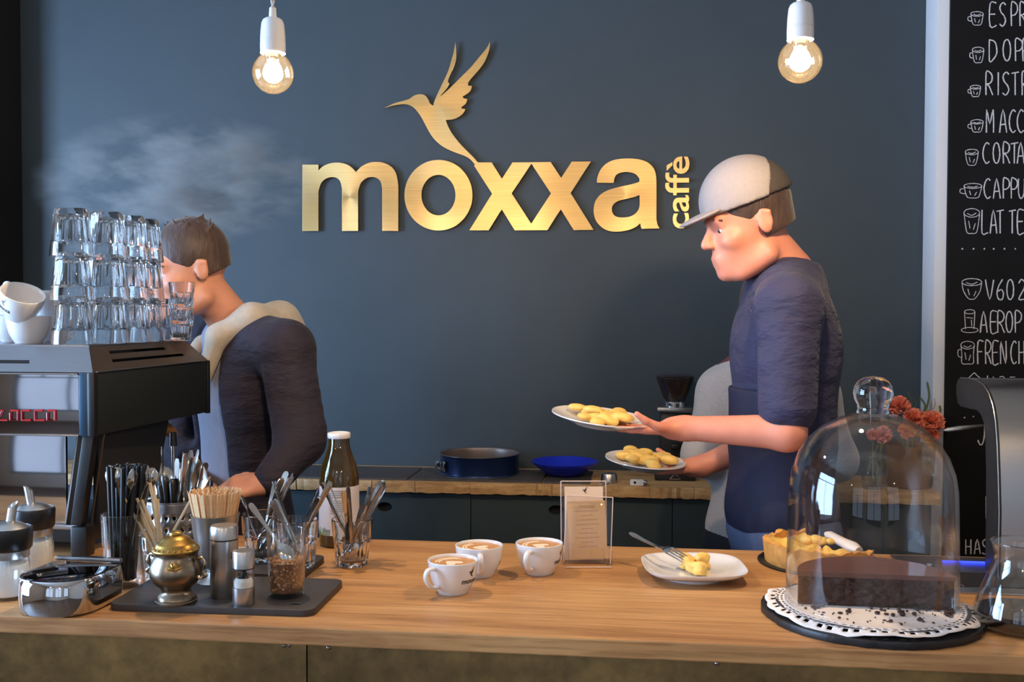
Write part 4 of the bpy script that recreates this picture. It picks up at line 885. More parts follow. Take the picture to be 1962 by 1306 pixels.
def bk_knife():
    return MB().tube([(0, 0, 0), (0.09, 0, 0), (0.12, 0, 0.002), (0.19, 0, 0.003), (0.215, 0, 0), (0.222, 0, -0.002)], [0.004, 0.007, 0.010, 0.0115, 0.011, 0.006], 10, flat=0.62, hint=(0, 1, 0))
BK = bk_knife().mesh('kitchen_knife'); BK.materials.append(M['blackhandle']); BK.polygons.foreach_set('use_smooth', [True]*len(BK.polygons)); BK.set_sharp_from_angle(angle=R(60))
hp_ = [('teaspoon', 292, 913), ('dessert_spoon', 300, 905), ('long_spoon', 310, 855), ('dessert_spoon', 319, 895), ('knife', 340, 878), ('long_spoon', 350, 865), ('knife', 355, 868), ('fork', 362, 880), ('knife', 366, 862), ('long_spoon', 380, 861), ('knife', 372, 885), ('long_spoon', 381, 880), ('dessert_spoon', 388, 892), ('dessert_spoon', 395, 886), ('knife', 398, 890), ('dessert_spoon', 405, 912), ('fork', 377, 905), ('teaspoon', 384, 925), ('knife', 345, 890)]
for k, (kind, px, py) in enumerate(hp_):
    tip = aty(px, py, hc.y+rr.uniform(-0.03, 0.03)); ln = CLEN[kind]
    tip.y = max(hc.y-0.04, min(hc.y+0.04, tip.y)); fx = (px-336)/60.0
    b = Vector((hc.x+0.02*fx, hc.y+(tip.y-hc.y)*0.3, 0)); dv = Vector((tip.x-b.x, tip.y-b.y, 0)); rise = tip.z-(CT+0.004)
    L3 = max(ln, 0.02); hz = min(dv.length, L3*0.5); vz = math.sqrt(L3*L3-hz*hz); d = (dv.normalized()*hz+Vector((0, 0, vz))) if dv.length > 1e-4 else Vector((0, 0, 1))
    b = tip-d.normalized()*L3
    place(CUT[kind], kind, 'steel %s sticking out of the perforated utensil holder' % kind.replace('_', ' '), 'spoon' if 'spoon' in kind else kind, 'cutlery in the perforated holder', b, d, rr.uniform(0, 3.1), kind in ('dessert_spoon', 'teaspoon') and k % 3 == 0, ln)
for px, py in ((316, 914), (331, 918), (308, 925)):
    tip = aty(px, py, hc.y-0.02); d = Vector((0.02*(px-336)/20, 0, 0.22)); place(BK, 'kitchen_knife', 'black handled knife in the perforated utensil holder', 'knife', 'black handled knives in the holder', tip-d.normalized()*0.222, d)

# footed steel cup of wooden stirrers
sc_ = Vector((aty(413, 1120, 1.862).x, 1.862, BZ))
stc = thing('stirrer_cup', 'footed steel cup packed with wooden stirrers behind the tall mill', 'cup', sc_)
MB().lathe([(0, 0), (0.034, 0), (0.035, 0.002), (0.031, 0.006), (0.019, 0.013), (0.015, 0.019), (0.020, 0.024), (0.028, 0.028), (0.032, 0.04), (0.0385, 0.085), (0.0440, 0.125), (0.0448, 0.127), (0.0435, 0.1275), (0.0375, 0.085), (0.031, 0.04), (0.026, 0.032), (0, 0.031)], 44).build('vessel', M['steel'], stc, ang=55)
ST = strip([(0, 0.0016, 0, 0), (0.0015, 0.0026, 0, 0), (0.1365, 0.0026, 0, 0), (0.139, 0.0019, 0, 0), (0.14, 0.0008, 0, 0)], 0.0013).mesh('stirrer'); ST.materials.append(M['stirwood'])
for k in range(84):
    f = math.sqrt((k+0.5)/84) if k < 42 else rr.uniform(0.86, 0.97); a = k*2.39996 if k < 42 else 2*PI*(k-42)/42
    b = sc_+Vector((0.022*f*math.cos(a), 0.022*f*math.sin(a), 0.034)); tt = sc_+Vector((0.0425*f*math.cos(a), 0.0425*f*math.sin(a), 0.128+rr.uniform(-.003, .003)))
    place(ST, 'wooden_stirrer', 'flat wooden stirrer packed in the footed steel cup', 'stirrer', 'wooden stirrers in the steel cup', b, tt-b, a+PI/2+rr.uniform(-.3, .3))

# white dish behind the tall mill
wd = Vector((aty(461, 1060, 2.07).x-0.02, 2.06, CT))
tag(MB().prism([(-0.03, -0.02), (0.03, -0.02), (0.03, 0.02), (-0.03, 0.02)], 0, 0.028).build('white_dish', M['porcelain'], bevel=0.004, loc=wd), 'small white rectangular dish behind the tall mill', 'dish')

# milk bottle
M['bottleglass'] = None
bm_, nt_, b_ = new_mat('brown_bottle'); b_.inputs['Base Color'].default_value = (*lin((64, 48, 16)), 1); b_.inputs['Roughness'].default_value = 0.06; b_.inputs['Coat Weight'].default_value = 0.5
L(nt_, ramp(nt_, noise(nt_, coords(nt_, (1, 1, 0.5)), 14), [(0.3, lin((40, 30, 10))), (0.7, lin((82, 62, 20)))]), b_.inputs['Base Color'])
M['bottleglass'] = bm_
bt = thing('milk_bottle', 'brown glass milk bottle with white lid and paper label', 'bottle', on(650, 1051, 0.043), 0)
MB().lathe([(0, 0.003), (0.036, 0.0), (0.041, 0.002), (0.0435, 0.008), (0.0438, 0.10), (0.0438, 0.145), (0.0425, 0.16), (0.0385, 0.178), (0.032, 0.195), (0.026, 0.212), (0.0232, 0.225), (0.0225, 0.238), (0, 0.238)], 44).build('glass_body', M['bottleglass'], bt, ang=60)
MB().lathe([(0, 0.2375), (0.0245, 0.2375), (0.0255, 0.239), (0.0255, 0.2475), (0.0245, 0.2495), (0.021, 0.250), (0.019, 0.2485), (0, 0.2485)], 40).build('lid', M['porcelain'], bt)
M['label'] = mat('paper_label', (214, 208, 210), 0.6, var=0.03); M['labelblue'] = mat('label_blue', (52, 46, 120), 0.5); M['labelgreen'] = mat('label_grass', (96, 140, 50), 0.6, var=0.3, scale=200); M['inkgrey'] = mat('ink_grey', (120, 116, 122), 0.6)
def cyl_patch(r, a0, a1, z0, z1, n=24):
    mb = MB(); vs = []; 
    for i in range(n+1):
        a = R(a0+(a1-a0)*i/n)
        for z in (z0, z1):
            for rr_ in (r, r+0.0004): vs.append((rr_*math.cos(a), rr_*math.sin(a), z))
    fs = []
    for i in range(n):
        q = i*4; fs += [(q+1, q+5, q+7, q+3), (q, q+2, q+6, q+4), (q, q+4, q+5, q+1), (q+2, q+3, q+7, q+6)]
    fs += [(0, 1, 3, 2), (n*4, n*4+2, n*4+3, n*4+1)]
    return mb.add(vs, fs)
lb = cyl_patch(0.04385, -190, 20, 0.028, 0.134, 40).build('label', M['label'], bt, ang=60)
cyl_patch(0.0443, -190, -150, 0.115, 0.1335).build('label_band', M['labelblue'], lb)
def lab_text(body, size, az, z, m, off=0.0):
    me = wrap(text_mesh(body, size, 0, off, 'LEFT'), R(az), z, lambda z_: 0.0444); mesh_obj('label_print', me, m, lb, smooth=False)
lab_text('Liter', 0.0105, -126, 0.036, M['inkgrey'], 0.0002); lab_text('ch', 0.010, -166, 0.062, M['inkgrey'])
for k in range(11):
    z = 0.126-k*0.0045-(0.004 if k > 3 else 0); w = [52, 46, 44, 50, 38, 50, 46, 48, 40, 44, 20][k]
    cyl_patch(0.0443, -100, -100+w, z, z+0.0011, 10).build('label_print', M['inkgrey'], lb)
for k in range(12):
    a = R(-150+k*4.2); r = 0.0444; h = 0.008+0.012*((k*7) % 5)/5
    MB().tube([(r*math.cos(a), r*math.sin(a), 0.029), (r*math.cos(a+0.05*((k % 3)-1)), r*math.sin(a+0.05*((k % 3)-1)), 0.029+h)], [0.0011, 0.0003], 5).build('grass_print', M['labelgreen'], lb)

# coffee cups in front
M['crema'] = mat('crema', (196, 138, 82), 0.35, var=0.2, scale=90); M['foam'] = mat('milk_foam', (236, 218, 192), 0.4, var=0.03)
heart = [(0, -0.011), (0.008, -0.003), (0.0125, 0.004), (0.011, 0.010), (0.006, 0.0115), (0.0, 0.007), (-0.006, 0.0115), (-0.011, 0.010), (-0.0125, 0.004), (-0.008, -0.003)]
hl = [(v.x, v.y) for v in catmull([(a, b, 0) for a, b in heart], 4, True)]
for label, p, az in (('white printed cup of latte nearest the counter front', on(868, 1142, 0.028), R(-127)), ('white printed cup of latte standing between and behind the other two', on(918, 1109, 0.028), R(-79)), ('white printed cup of latte next to the card holder', on(1033, 1104, 0.028), R(-107))):
    c = cup('latte_cup', label, p, az, 'latte cups on the counter')
    cr = MB().lathe([(0, 0.0560), (0.030, 0.0560), (0.0428, 0.0562), (0.0415, 0.050), (0, 0.050)], 36).build('coffee', M['crema'], c)
    for sc2, dx, dy in ((1.0, 0.004, 0.002), ):
        o = MB().prism([(x*1.35+dx, y*1.35+dy) for x, y in hl], 0.0560, 0.0564).build('milk_heart', M['foam'], c)
    for k in range(2):
        ring = [(0.026+0.006*k, R(a_)) for a_ in range(200, 330, 10)]
        MB().tube([(r*math.cos(a), r*math.sin(a), 0.0561) for r, a in ring], [0.0004]+[0.0022]*(len(ring)-2)+[0.0004], 6, flat=0.2, hint=(0, 0, 1)).build('milk_swirl', M['foam'], c)

# acrylic card holder
M['acrylic'] = thin_glass('acrylic', (0.97, 0.96, 0.95), 0.025, 0.5, 3.0, 0.02, edge_tint=(0.9, 0.85, 0.82)); M['acredge'] = mat('acrylic_edge', (226, 206, 196), 0.3, var=0.03)
M['card'] = mat('cream_card', (216, 178, 130), 0.7, var=0.03); M['card2'] = mat('pale_card', (222, 194, 170), 0.7, var=0.03); M['inkpale'] = mat('pale_ink', (186, 148, 108), 0.7)
ch_p = on(1122, 1088, 0.0); ch_p = Vector((ch_p.x, ch_p.y+0.04, CT))
chd = thing('card_holder', 'clear acrylic card holder with cream flyers beside the latte cup', 'card holder', ch_p, R(8))
MB().box((0, -0.002, 0.002), (0.096, 0.078, 0.004)).build('base_plate', M['acrylic'], chd, bevel=0.0008)
MB().tube([(-0.048, -0.041, 0.002), (0.048, -0.041, 0.002)], 0.0012, 6).build('base_edge', M['acredge'], chd)
def panel(name, w, h, t_, lean_, loc, m, par=chd, roll=0.0, bev=0.0006):
    o = MB().box((0, 0, h/2), (w, t_, h)).build(name, m, par, bevel=bev); o.location = loc; o.rotation_euler = (R(-lean_), R(roll), 0); return o
def edge_frame(w, h, lean_, loc, roll=0.0):
    for a, b in (((-w/2, 0, 0), (-w/2, 0, h)), ((w/2, 0, 0), (w/2, 0, h)), ((-w/2, 0, h), (w/2, 0, h))):
        o = MB().tube([a, b], 0.0010, 6).build('panel_edge', M['acredge'], chd); o.location = loc; o.rotation_euler = (R(-lean_), R(roll), 0)
panel('back_panel', 0.094, 0.162, 0.002, 9, (-0.004, 0.012, 0.004), M['acrylic']); edge_frame(0.094, 0.162, 9, (-0.004, 0.012, 0.004))
panel('front_panel', 0.096, 0.135, 0.002, 9, (0.0, -0.012, 0.004), M['acrylic'], roll=3); edge_frame(0.096, 0.135, 9, (0.0, -0.012, 0.004), 3)
fc = panel('flyer', 0.078, 0.118, 0.003, 9, (0.004, -0.004, 0.010), M['card'], roll=-2, bev=0)
bc = panel('flyer', 0.080, 0.150, 0.003, 9, (-0.004, 0.006, 0.006), M['card2'], bev=0)
me = plate_mesh('birdprint', [[((a-916)*0.00002, -(b-450)*0.00002) for a, b in bird[::2]]], 0.0); o = mesh_obj('printed_bird', me, M['print'], bc, smooth=False); o.rotation_euler = (R(90), 0, 0); o.location = (0.002, -0.0018, 0.143)
for k in range(9):
    MB().box((0, -0.0017, 0.098-k*0.009), (0.05-0.012*((k*5) % 3), 0.0003, 0.0011)).build('print_line', M['inkpale'], fc)
me = text_mesh('moxxa', 0.012, 0); o = mesh_obj('printed_lettering', me, M['inkpale'], fc, smooth=False); o.rotation_euler = (R(90), 0, 0); o.location = (0, -0.0018, 0.104)
for s in (-1, 1): MB().box((0.05*s, -0.002, 0.016), (0.003, 0.05, 0.026)).build('side_cheek', M['acrylic'], chd, bevel=0.0006)
# ------------------------------------------------------------------ implicit surfaces (smooth unions) for food and figures
def surface_nets(F, org, h):
    S = F < 0; nx, ny, nz = F.shape
    c = np.zeros((nx-1, ny-1, nz-1), np.int8)
    for i in (0, 1):
        for j in (0, 1):
            for k in (0, 1): c += S[i:nx-1+i, j:ny-1+j, k:nz-1+k]
    act = (c > 0) & (c < 8); ijk = np.argwhere(act); idx = np.full(act.shape, -1, np.int64); idx[act] = np.arange(len(ijk))
    pos = np.zeros((len(ijk), 3)); cnt = np.zeros(len(ijk)); I, J, K = ijk.T
    cor = [(0, 0, 0), (1, 0, 0), (0, 1, 0), (1, 1, 0), (0, 0, 1), (1, 0, 1), (0, 1, 1), (1, 1, 1)]
    for a in range(8):
        for b in range(a+1, 8):
            da = np.array(cor[b])-np.array(cor[a])
            if np.abs(da).sum() != 1: continue
            fa = F[I+cor[a][0], J+cor[a][1], K+cor[a][2]]; fb = F[I+cor[b][0], J+cor[b][1], K+cor[b][2]]
            m = (fa < 0) != (fb < 0); t = np.where(m, fa/np.where(m, fa-fb, 1), 0)
            pos += np.where(m[:, None], np.array(cor[a])[None, :]+t[:, None]*da[None, :], 0); cnt += m
    V = np.array(org)+h*(ijk+pos/cnt[:, None]); Q = []
    for ax in range(3):
        s0 = [slice(None)]*3; s1 = [slice(None)]*3; s0[ax] = slice(0, -1); s1[ax] = slice(1, None)
        A = S[tuple(s0)]; B = S[tuple(s1)]; e = np.argwhere(A != B); u, v = [(1, 2), (2, 0), (0, 1)][ax]
        e = e[(e[:, u] > 0) & (e[:, v] > 0) & (e[:, u] < F.shape[u]-1) & (e[:, v] < F.shape[v]-1)]
        if not len(e): continue
        du = np.zeros(3, int); du[u] = 1; dv = np.zeros(3, int); dv[v] = 1
        g = lambda q: idx[q[:, 0], q[:, 1], q[:, 2]]
        q = np.stack([g(e-du-dv), g(e-dv), g(e), g(e-du)], 1); sg = A[e[:, 0], e[:, 1], e[:, 2]]
        q[~sg] = q[~sg][:, ::-1]; Q.append(q)
    return V, np.concatenate(Q)
def sdf_mesh(name, prims, h, cuts=(), noise_amp=0.0, noise_s=40.0, seed=0):
    "prims: ('c', a, b, ra, rb, k) tapered capsule; ('e', centre, radii, Matrix3 or None, k) ellipsoid; prefix '-' subtracts. cuts: (point, normal) keep the side behind the plane"
    lo = np.full(3, 1e9); hi = -lo; items = []
    for p in prims:
        if p[0].endswith('c'):
            a, b = np.array(p[1], float), np.array(p[2], float); r = max(p[3], p[4]); l, u = np.minimum(a, b)-r, np.maximum(a, b)+r
        else:
            a = np.array(p[1], float); r = max(p[2]); l, u = a-r, a+r
        items.append((p, l, u))
        if p[0][0] != '-': lo = np.minimum(lo, l); hi = np.maximum(hi, u)
    lo -= 4*h; hi += 4*h; n = np.ceil((hi-lo)/h).astype(int)+1
    F = np.full(tuple(n), 0.5, np.float32)
    ax = [lo[d]+h*np.arange(n[d]) for d in range(3)]
    for p, l, u in items:
        k = p[-1]; mg = k+3*h; i0 = np.maximum(((l-mg-lo)/h).astype(int), 0); i1 = np.minimum(((u+mg-lo)/h).astype(int)+2, n)
        if (i1 <= i0).any(): continue
        X = ax[0][i0[0]:i1[0]][:, None, None]; Y = ax[1][i0[1]:i1[1]][None, :, None]; Z = ax[2][i0[2]:i1[2]][None, None, :]
        if p[0].endswith('c'):
            a, b = np.array(p[1], float), np.array(p[2], float); ba = b-a; bb = max(ba@ba, 1e-12)
            t = np.clip(((X-a[0])*ba[0]+(Y-a[1])*ba[1]+(Z-a[2])*ba[2])/bb, 0, 1)
            d = np.sqrt((X-a[0]-t*ba[0])**2+(Y-a[1]-t*ba[1])**2+(Z-a[2]-t*ba[2])**2)-(p[3]+(p[4]-p[3])*t)
        else:
            c = p[1]; r = p[2]; Rm = p[3]; dx, dy, dz = X-c[0], Y-c[1], Z-c[2]
            if Rm is None: qx, qy, qz = dx+0*dy+0*dz, dy+0*dx+0*dz, dz+0*dx+0*dy
            else:
                qx = Rm[0][0]*dx+Rm[1][0]*dy+Rm[2][0]*dz; qy = Rm[0][1]*dx+Rm[1][1]*dy+Rm[2][1]*dz; qz = Rm[0][2]*dx+Rm[1][2]*dy+Rm[2][2]*dz
            k0 = np.sqrt((qx/r[0])**2+(qy/r[1])**2+(qz/r[2])**2); k1 = np.sqrt((qx/r[0]**2)**2+(qy/r[1]**2)**2+(qz/r[2]**2)**2)+1e-9
            d = k0*(k0-1)/k1
        s = (slice(i0[0], i1[0]), slice(i0[1], i1[1]), slice(i0[2], i1[2])); f = F[s]
        if p[0][0] == '-':
            g = -d; w = np.clip(0.5-0.5*(g-f)/k, 0, 1) if k > 0 else (g < f)*1.0; F[s] = g+(f-g)*w+k*w*(1-w)
        else:
            w = np.clip(0.5+0.5*(d-f)/k, 0, 1); F[s] = d+(f-d)*w-k*w*(1-w)
    for pt, nr in cuts:
        nr = np.array(nr, float); nr /= np.linalg.norm(nr)
        d = (ax[0][:, None, None]-pt[0])*nr[0]+(ax[1][None, :, None]-pt[1])*nr[1]+(ax[2][None, None, :]-pt[2])*nr[2]
        F = np.maximum(F, d.astype(np.float32))
    V, Q = surface_nets(F, lo, h)
    if noise_amp:
        rg = np.random.RandomState(seed); ph = rg.rand(6, 3)*6; fr = rg.randn(6, 3)*noise_s; dsp = sum(np.sin(V@fr[i]+ph[i][0]) for i in range(6))/6
        ctr = V.mean(0); dr = V-ctr; dr /= np.linalg.norm(dr, axis=1)[:, None]+1e-9; V = V+dr*(dsp*noise_amp)[:, None]
    me = bpy.data.meshes.new(name); me.from_pydata(V.tolist(), [], Q.tolist()); me.update(); return me
def sdf_obj(name, prims, h, m, parent=None, cuts=(), noise_amp=0.0, noise_s=40.0, org=(0, 0, 0), sm_it=0, seed=0):
    me = sdf_mesh(name, prims, h, cuts, noise_amp, noise_s, seed)
    if sm_it:
        bm = bmesh.new(); bm.from_mesh(me)
        for _ in range(sm_it): bmesh.ops.smooth_vert(bm, verts=bm.verts, factor=0.5, use_axis_x=True, use_axis_y=True, use_axis_z=True)
        bm.to_mesh(me); bm.free()
    o_ = Vector(org)
    if o_.length: map_mesh(me, lambda c: c-o_)
    return mesh_obj(name, me, m, parent, ang=180)

# ------------------------------------------------------------------ square plate with a slice of pie and a fork
M['pie'] = mat('pie_filling', (236, 194, 104), 0.55, var=0.12, scale=60, bmp=0.5, bdist=0.002, sss=0.15); M['crust'] = mat('pie_crust', (206, 146, 72), 0.7, var=0.28, scale=45, bmp=0.7, bdist=0.002)
plc = on(1328, 1119, 0.058); pl = thing('square_plate', 'square white plate with a slice of yellow pie in the middle of the counter', 'plate', plc, R(6))
def sq(t, r, z):
    if r < 0.062: return r
    p = 3.6; f = 1/((abs(math.cos(t))**p+abs(math.sin(t))**p)**(1/p)); w = min(1, (r-0.062)/0.02); return r*(1+(f-1)*w)
MB().lathe([(0, 0.006), (0.050, 0.006), (0.054, 0.0), (0.058, 0.0), (0.060, 0.007), (0.080, 0.011), (0.093, 0.018), (0.0985, 0.0235), (0.0990, 0.025), (0.0970, 0.0252), (0.090, 0.0205), (0.078, 0.0145), (0.058, 0.0115), (0, 0.0105)], 64, rad=sq).build('dish', M['porcelain'], pl, ang=60)
rr = random.Random(12); pc = plc+Vector((-0.003, -0.012, 0.012)); prims = []
for k in range(46):
    v = rr.uniform(-0.036, 0.034); hw = 0.030*(v+0.045)/0.08; u = rr.uniform(-hw, hw)+0.014*(0.034-v)/0.07; r = rr.uniform(0.006, 0.0105)
    prims.append(('e', tuple(pc+Vector((u, v, rr.uniform(0.004, 0.030 if v > 0 else 0.020)))), (r*rr.uniform(0.9, 1.5), r*rr.uniform(0.9, 1.4), r*rr.uniform(0.7, 1.0)), None, 0.0035))
o = sdf_obj('pie_slice', prims, 0.0019, M['pie'], None, cuts=[((0, 0, pc.z+0.0005), (0, 0, -1))], noise_amp=0.0012, noise_s=330, org=pc); o.location = pc
tag(o, 'crumbly slice of yellow pie lying on the square white plate', 'pie slice')
f0, f1 = aty(1240, 1046, 2.11), aty(1305, 1076, 2.05)
place(CUT['fork'], 'cake_fork', 'steel fork stuck into the pie slice on the square plate', 'fork', None, f1+Vector((0.008, -0.003, 0.008)), f0-f1, PI/2*1.0)
_fk = COL.objects['cake_fork']; _fk.matrix_world = _fk.matrix_world @ Matrix.Rotation(R(-35), 4, 'X')

# ------------------------------------------------------------------ cake under the glass dome
M['slate2'] = mat('round_slate', (24, 23, 25), 0.45, var=0.3, scale=45, bmp=0.6, bdist=0.002)
dc = atz(1668, 1150, 1.007); dcx, dcy = dc.x, dc.y
rr = random.Random(9)
sl_lp = [((0.181+rr.uniform(-.0018, .0018)+0.002*math.sin(5*a))*math.cos(a), (0.181+rr.uniform(-.0018, .0018))*math.sin(a)) for a in [2*PI*k/90 for k in range(90)]]
tag(MB().prism(sl_lp, 0, 0.012).build('round_slate', M['slate2'], None, bevel=0.002, loc=(dcx, dcy, CT), ang=30), 'round black slate under the chocolate cake', 'slate tile')
tag(MB().lathe([(0, 0), (0.10, 0), (0.105, 0.002), (0.147, 0.007), (0.158, 0.0085), (0.1585, 0.0100), (0.147, 0.0095), (0.105, 0.006), (0, 0.006)], 72).build('cake_plate', M['steelh'], None, loc=(dcx, dcy, CT+0.012), ang=60), 'round steel cake plate under the paper doily', 'plate')
M['doily'] = mat('paper_doily', (226, 214, 208), 0.8, var=0.03, scale=30)
def doily():
    na, rs = 240, [0.0, 0.06, 0.11, 0.150, 0.1535, 0.157, 0.1605, 0.164, 0.1675, 0.171, 0.1745, 0.178, 0.182]; vs = []; fs = []; nr = len(rs)
    for j, r in enumerate(rs):
        for i in range(na):
            a = 2*PI*i/na; sc = 0.004*abs(math.sin(a*12)) if r > 0.174 else 0; q = r+sc*(r-0.174)/0.008 if r > 0.174 else r
            z = (0.0095 if r < 0.156 else 0.0095+0.003*math.sin(a*7+1)*(r-0.156)/0.026-0.006*((r-0.156)/0.026)**2*(1+0.8*math.sin(a*3+2))); vs.append((0.945*q*math.cos(a), 0.945*q*math.sin(a), z))
    for j in range(1, nr-1):
        for i in range(na):
            m = i % 10
            if (j in (4, 6) and m in (1, 2, 4, 5, 7, 8)) or (j in (8, 9) and m in (2, 3, 6, 7)) or (j == 7 and m in (0, 5)): continue
            k = (i+1) % na; fs.append((j*na+i, j*na+k, (j+1)*na+k, (j+1)*na+i))
    b = len(vs); vs.append((0, 0, 0.0095))
    fs += [(b, na+i, na+(i+1) % na) for i in range(na)]
    o = MB().add(vs, fs).build('paper_doily', M['doily'], None, loc=(dcx, dcy, CT+0.013), ang=180); s = o.modifiers.new('thick', 'SOLIDIFY'); s.thickness = 0.0005
    return tag(o, 'white lace paper doily under the chocolate cake', 'doily')
doily(); DZ = CT+0.0235
M['choc'] = mat('chocolate_crumb', (58, 33, 24), 0.75, var=0.4, scale=120, bmp=0.9, bdist=0.003); M['icing'] = mat('chocolate_icing', (98, 62, 52), 0.32, var=0.15, scale=14, bmp=0.25, bdist=0.003, coat=0.15)
def half_cake(r, z0, z1, lv, jit, name, m, par, rough_face=True):
    rg = random.Random(int(z0*1000)+3); out = []
    nf = 46; na = 60
    for k in range(nf): out.append((-r+2*r*k/nf, 0.0, True))
    for k in range(na): a = PI*k/na; out.append((r*math.cos(a), r*math.sin(a), False))
    n = len(out); vs = []; fs = []
    for j in range(lv+1):
        z = z0+(z1-z0)*j/lv
        for x, y, fl in out: q = jit*(rg.uniform(-1, 1)); vs.append((x*(1+q*0.4), y+q*(1.0 if fl else 0.3), z+(0.0 if j in (0, lv) else rg.uniform(-.001, .001))))
    for j in range(lv):
        for k in range(n): l = (k+1) % n; fs.append((j*n+k, j*n+l, (j+1)*n+l, (j+1)*n+k))
    fs += [tuple(range(n-1, -1, -1)), tuple(lv*n+k for k in range(n))]
    return MB().add(vs, fs).build(name, m, par, ang=60)
ck = thing('chocolate_cake', 'half of a dark chocolate cake under the glass dome', 'cake', (dcx+0.002, dcy-0.026, DZ), R(-2))
half_cake(0.126, 0, 0.047, 14, 0.0036, 'sponge', M['choc'], ck); 
half_cake(0.1272, 0.0472, 0.0555, 3, 0.0007, 'icing', M['icing'], ck)
mb = MB(); rr = random.Random(77)
for k in range(90):
    x = rr.uniform(-0.12, 0.12); y = -0.032-0.10*rr.random()**1.3
    if x*x+(y)**2 > 0.135**2: continue
    s = rr.choice([0.0012, 0.0016, 0.002, 0.0028, 0.0042 if y > -0.1 else 0.002])
    mb.ball((x, y, s*0.5), (s*rr.uniform(0.8, 1.8), s*rr.uniform(0.7, 1.3), s*0.7), 6, 4)
tag(mb.build('cake_crumbs', M['choc'], None, loc=(dcx, dcy, DZ-0.0002)), 'dark chocolate crumbs scattered on the doily before the cake', 'crumbs', kind='stuff')
dm = thing('glass_dome', 'tall glass cake dome with round knob over the chocolate cake', 'glass dome', (dcx, dcy, DZ))
t_ = 0.0025
po = [(0.1525, 0.0), (0.1535, 0.004), (0.1520, 0.03), (0.1500, 0.10), (0.1485, 0.18), (0.1470, 0.215), (0.1420, 0.245), (0.131, 0.275), (0.113, 0.303), (0.090, 0.324), (0.064, 0.339), (0.040, 0.348), (0.0285, 0.351)]
pi_ = [(r-t_, max(0.0, z-(0 if z < 0.2 else t_*(z-0.2)/0.15))) for r, z in reversed(po)]
po = [(r*0.93, z*0.925) for r, z in po]; pi_ = [(r*0.93, z*0.925) for r, z in pi_]
MB().lathe(po+[(0.0, 0.3505*0.925)], 72).build('bell', M['dome'], dm, ang=180)
MB().lathe([(0, pi_[0][1])]+pi_+[(0.1525*0.93, 0)], 72).build('bell_inner', M['dome'], dm, ang=180)
M['knobglass'] = solid_glass('knob_glass', (0.98, 0.98, 0.99))
MB().lathe([(r*0.97, 0.351*0.925+(z-0.351)*0.93) for r, z in [(0, 0.351), (0.0285, 0.351), (0.0262, 0.358), (0.0265, 0.365), (0.0315, 0.375), (0.0338, 0.387), (0.0320, 0.399), (0.026, 0.409), (0.016, 0.416), (0, 0.4185)]], 40).build('knob', M['knobglass'], dm, ang=180)

# ------------------------------------------------------------------ pie behind the dome, with cake server
pc2 = atz(1574, 1072, 0.986); pcx, pcy = pc2.x, pc2.y
pt = thing('fruit_pie', 'golden crusted yellow pie with cut wedge behind the glass dome', 'pie', (pcx, pcy, CT), 0)
MB().lathe([(0, 0), (0.128, 0), (0.1295, 0.003), (0.1275, 0.0045), (0.125, 0.003), (0, 0.003)], 64).build('tin_base', M['blackmetal'], pt)
def sector(name, m, r0, r1, zfun, a0, a1, na=64, nr=10, zb=0.0032, jit=0.0012, seed=1):
    rg = random.Random(seed); vs = []; fs = []
    for i in range(na+1):
        a = R(a0+(a1-a0)*i/na)
        for j in range(nr+1):
            r = r0+(r1-r0)*j/nr; q = rg.uniform(-jit, jit); vs.append(((r+(q if j == nr else 0))*math.cos(a), (r+(q if j == nr else 0))*math.sin(a), zfun(r, a)+rg.uniform(-jit, jit)))
        for j in range(nr+1): r = r0+(r1-r0)*j/nr; r = r*(0.97 if j == nr else 1); vs.append((r*math.cos(a), r*math.sin(a), zb))
    m_ = 2*(nr+1)
    for i in range(na):
        b = i*m_; c = b+m_
        for j in range(nr): fs += [(b+j, b+j+1, c+j+1, c+j), (b+nr+1+j, c+nr+1+j, c+nr+2+j, b+nr+2+j)]
        fs += [(b+nr, b+2*nr+1, c+2*nr+1, c+nr), (b, c, c+nr+1, b+nr+1)]
    for b in (0, na*m_): fs.append(tuple([b+j for j in range(nr+1)]+[b+nr+1+j for j in range(nr, -1, -1)]))
    return MB().add(vs, fs).build(name, m, pt, ang=50)
sector('filling', M['pie'], 0.004, 0.106, lambda r, a: 0.031+0.008*math.sin(a*5+r*60)*math.sin(r*70)+0.006*(r/0.1), 100, 318, jit=0.0022, seed=3)
sector('crust', M['crust'], 0.104, 0.118, lambda r, a: 0.045+0.0025*math.sin(a*9)+0.002*math.sin(a*23), 99, 319, nr=3, jit=0.0018, seed=5)
lum = aty(1557, 1026, pcy); rg = random.Random(2)
for (px, py, r) in ((1548, 1030, 0.014), (1562, 1028, 0.015), (1575, 1036, 0.012), (1590, 1042, 0.009)):
    q = aty(px, py, pcy+0.01)-Vector((pcx, pcy, CT)); q.z = 0.043
    sdf_obj('filling_lump', [('e', tuple(q+Vector((rg.uniform(-.004, .004), rg.uniform(-.004, .004), rg.uniform(-.002, .004)))), (r, r*0.8, r*0.6), None, 0.004) for _ in range(3)], 0.003, M['pie'], pt, noise_amp=0.0012, noise_s=200)
h0, h1, h2 = aty(1583, 1022, pcy+0.045), aty(1646, 1055, pcy-0.04), aty(1735, 1089, pcy-0.06)
sv = thing('cake_server', 'cake server with white handle resting on the golden pie', 'cake server', h1)
M['whiteplastic'] = mat('white_plastic', (222, 210, 200), 0.4, var=0.02)
dv = h1-h0; MB().tube([h0-h1, h0+dv*0.1-h1, h0+dv*0.55-h1, h0+dv*0.82-h1, Vector((0, 0, 0))], [0.006, 0.0115, 0.0125, 0.0155, 0.010], 14, flat=0.8).build('handle', M['whiteplastic'], sv, ang=60)
bd = (h2-h1); bd.z = 0.986-h1.z; wv = Vector((bd.y, -bd.x, 0)).normalized()
mb = MB(); vs = []; fs = []
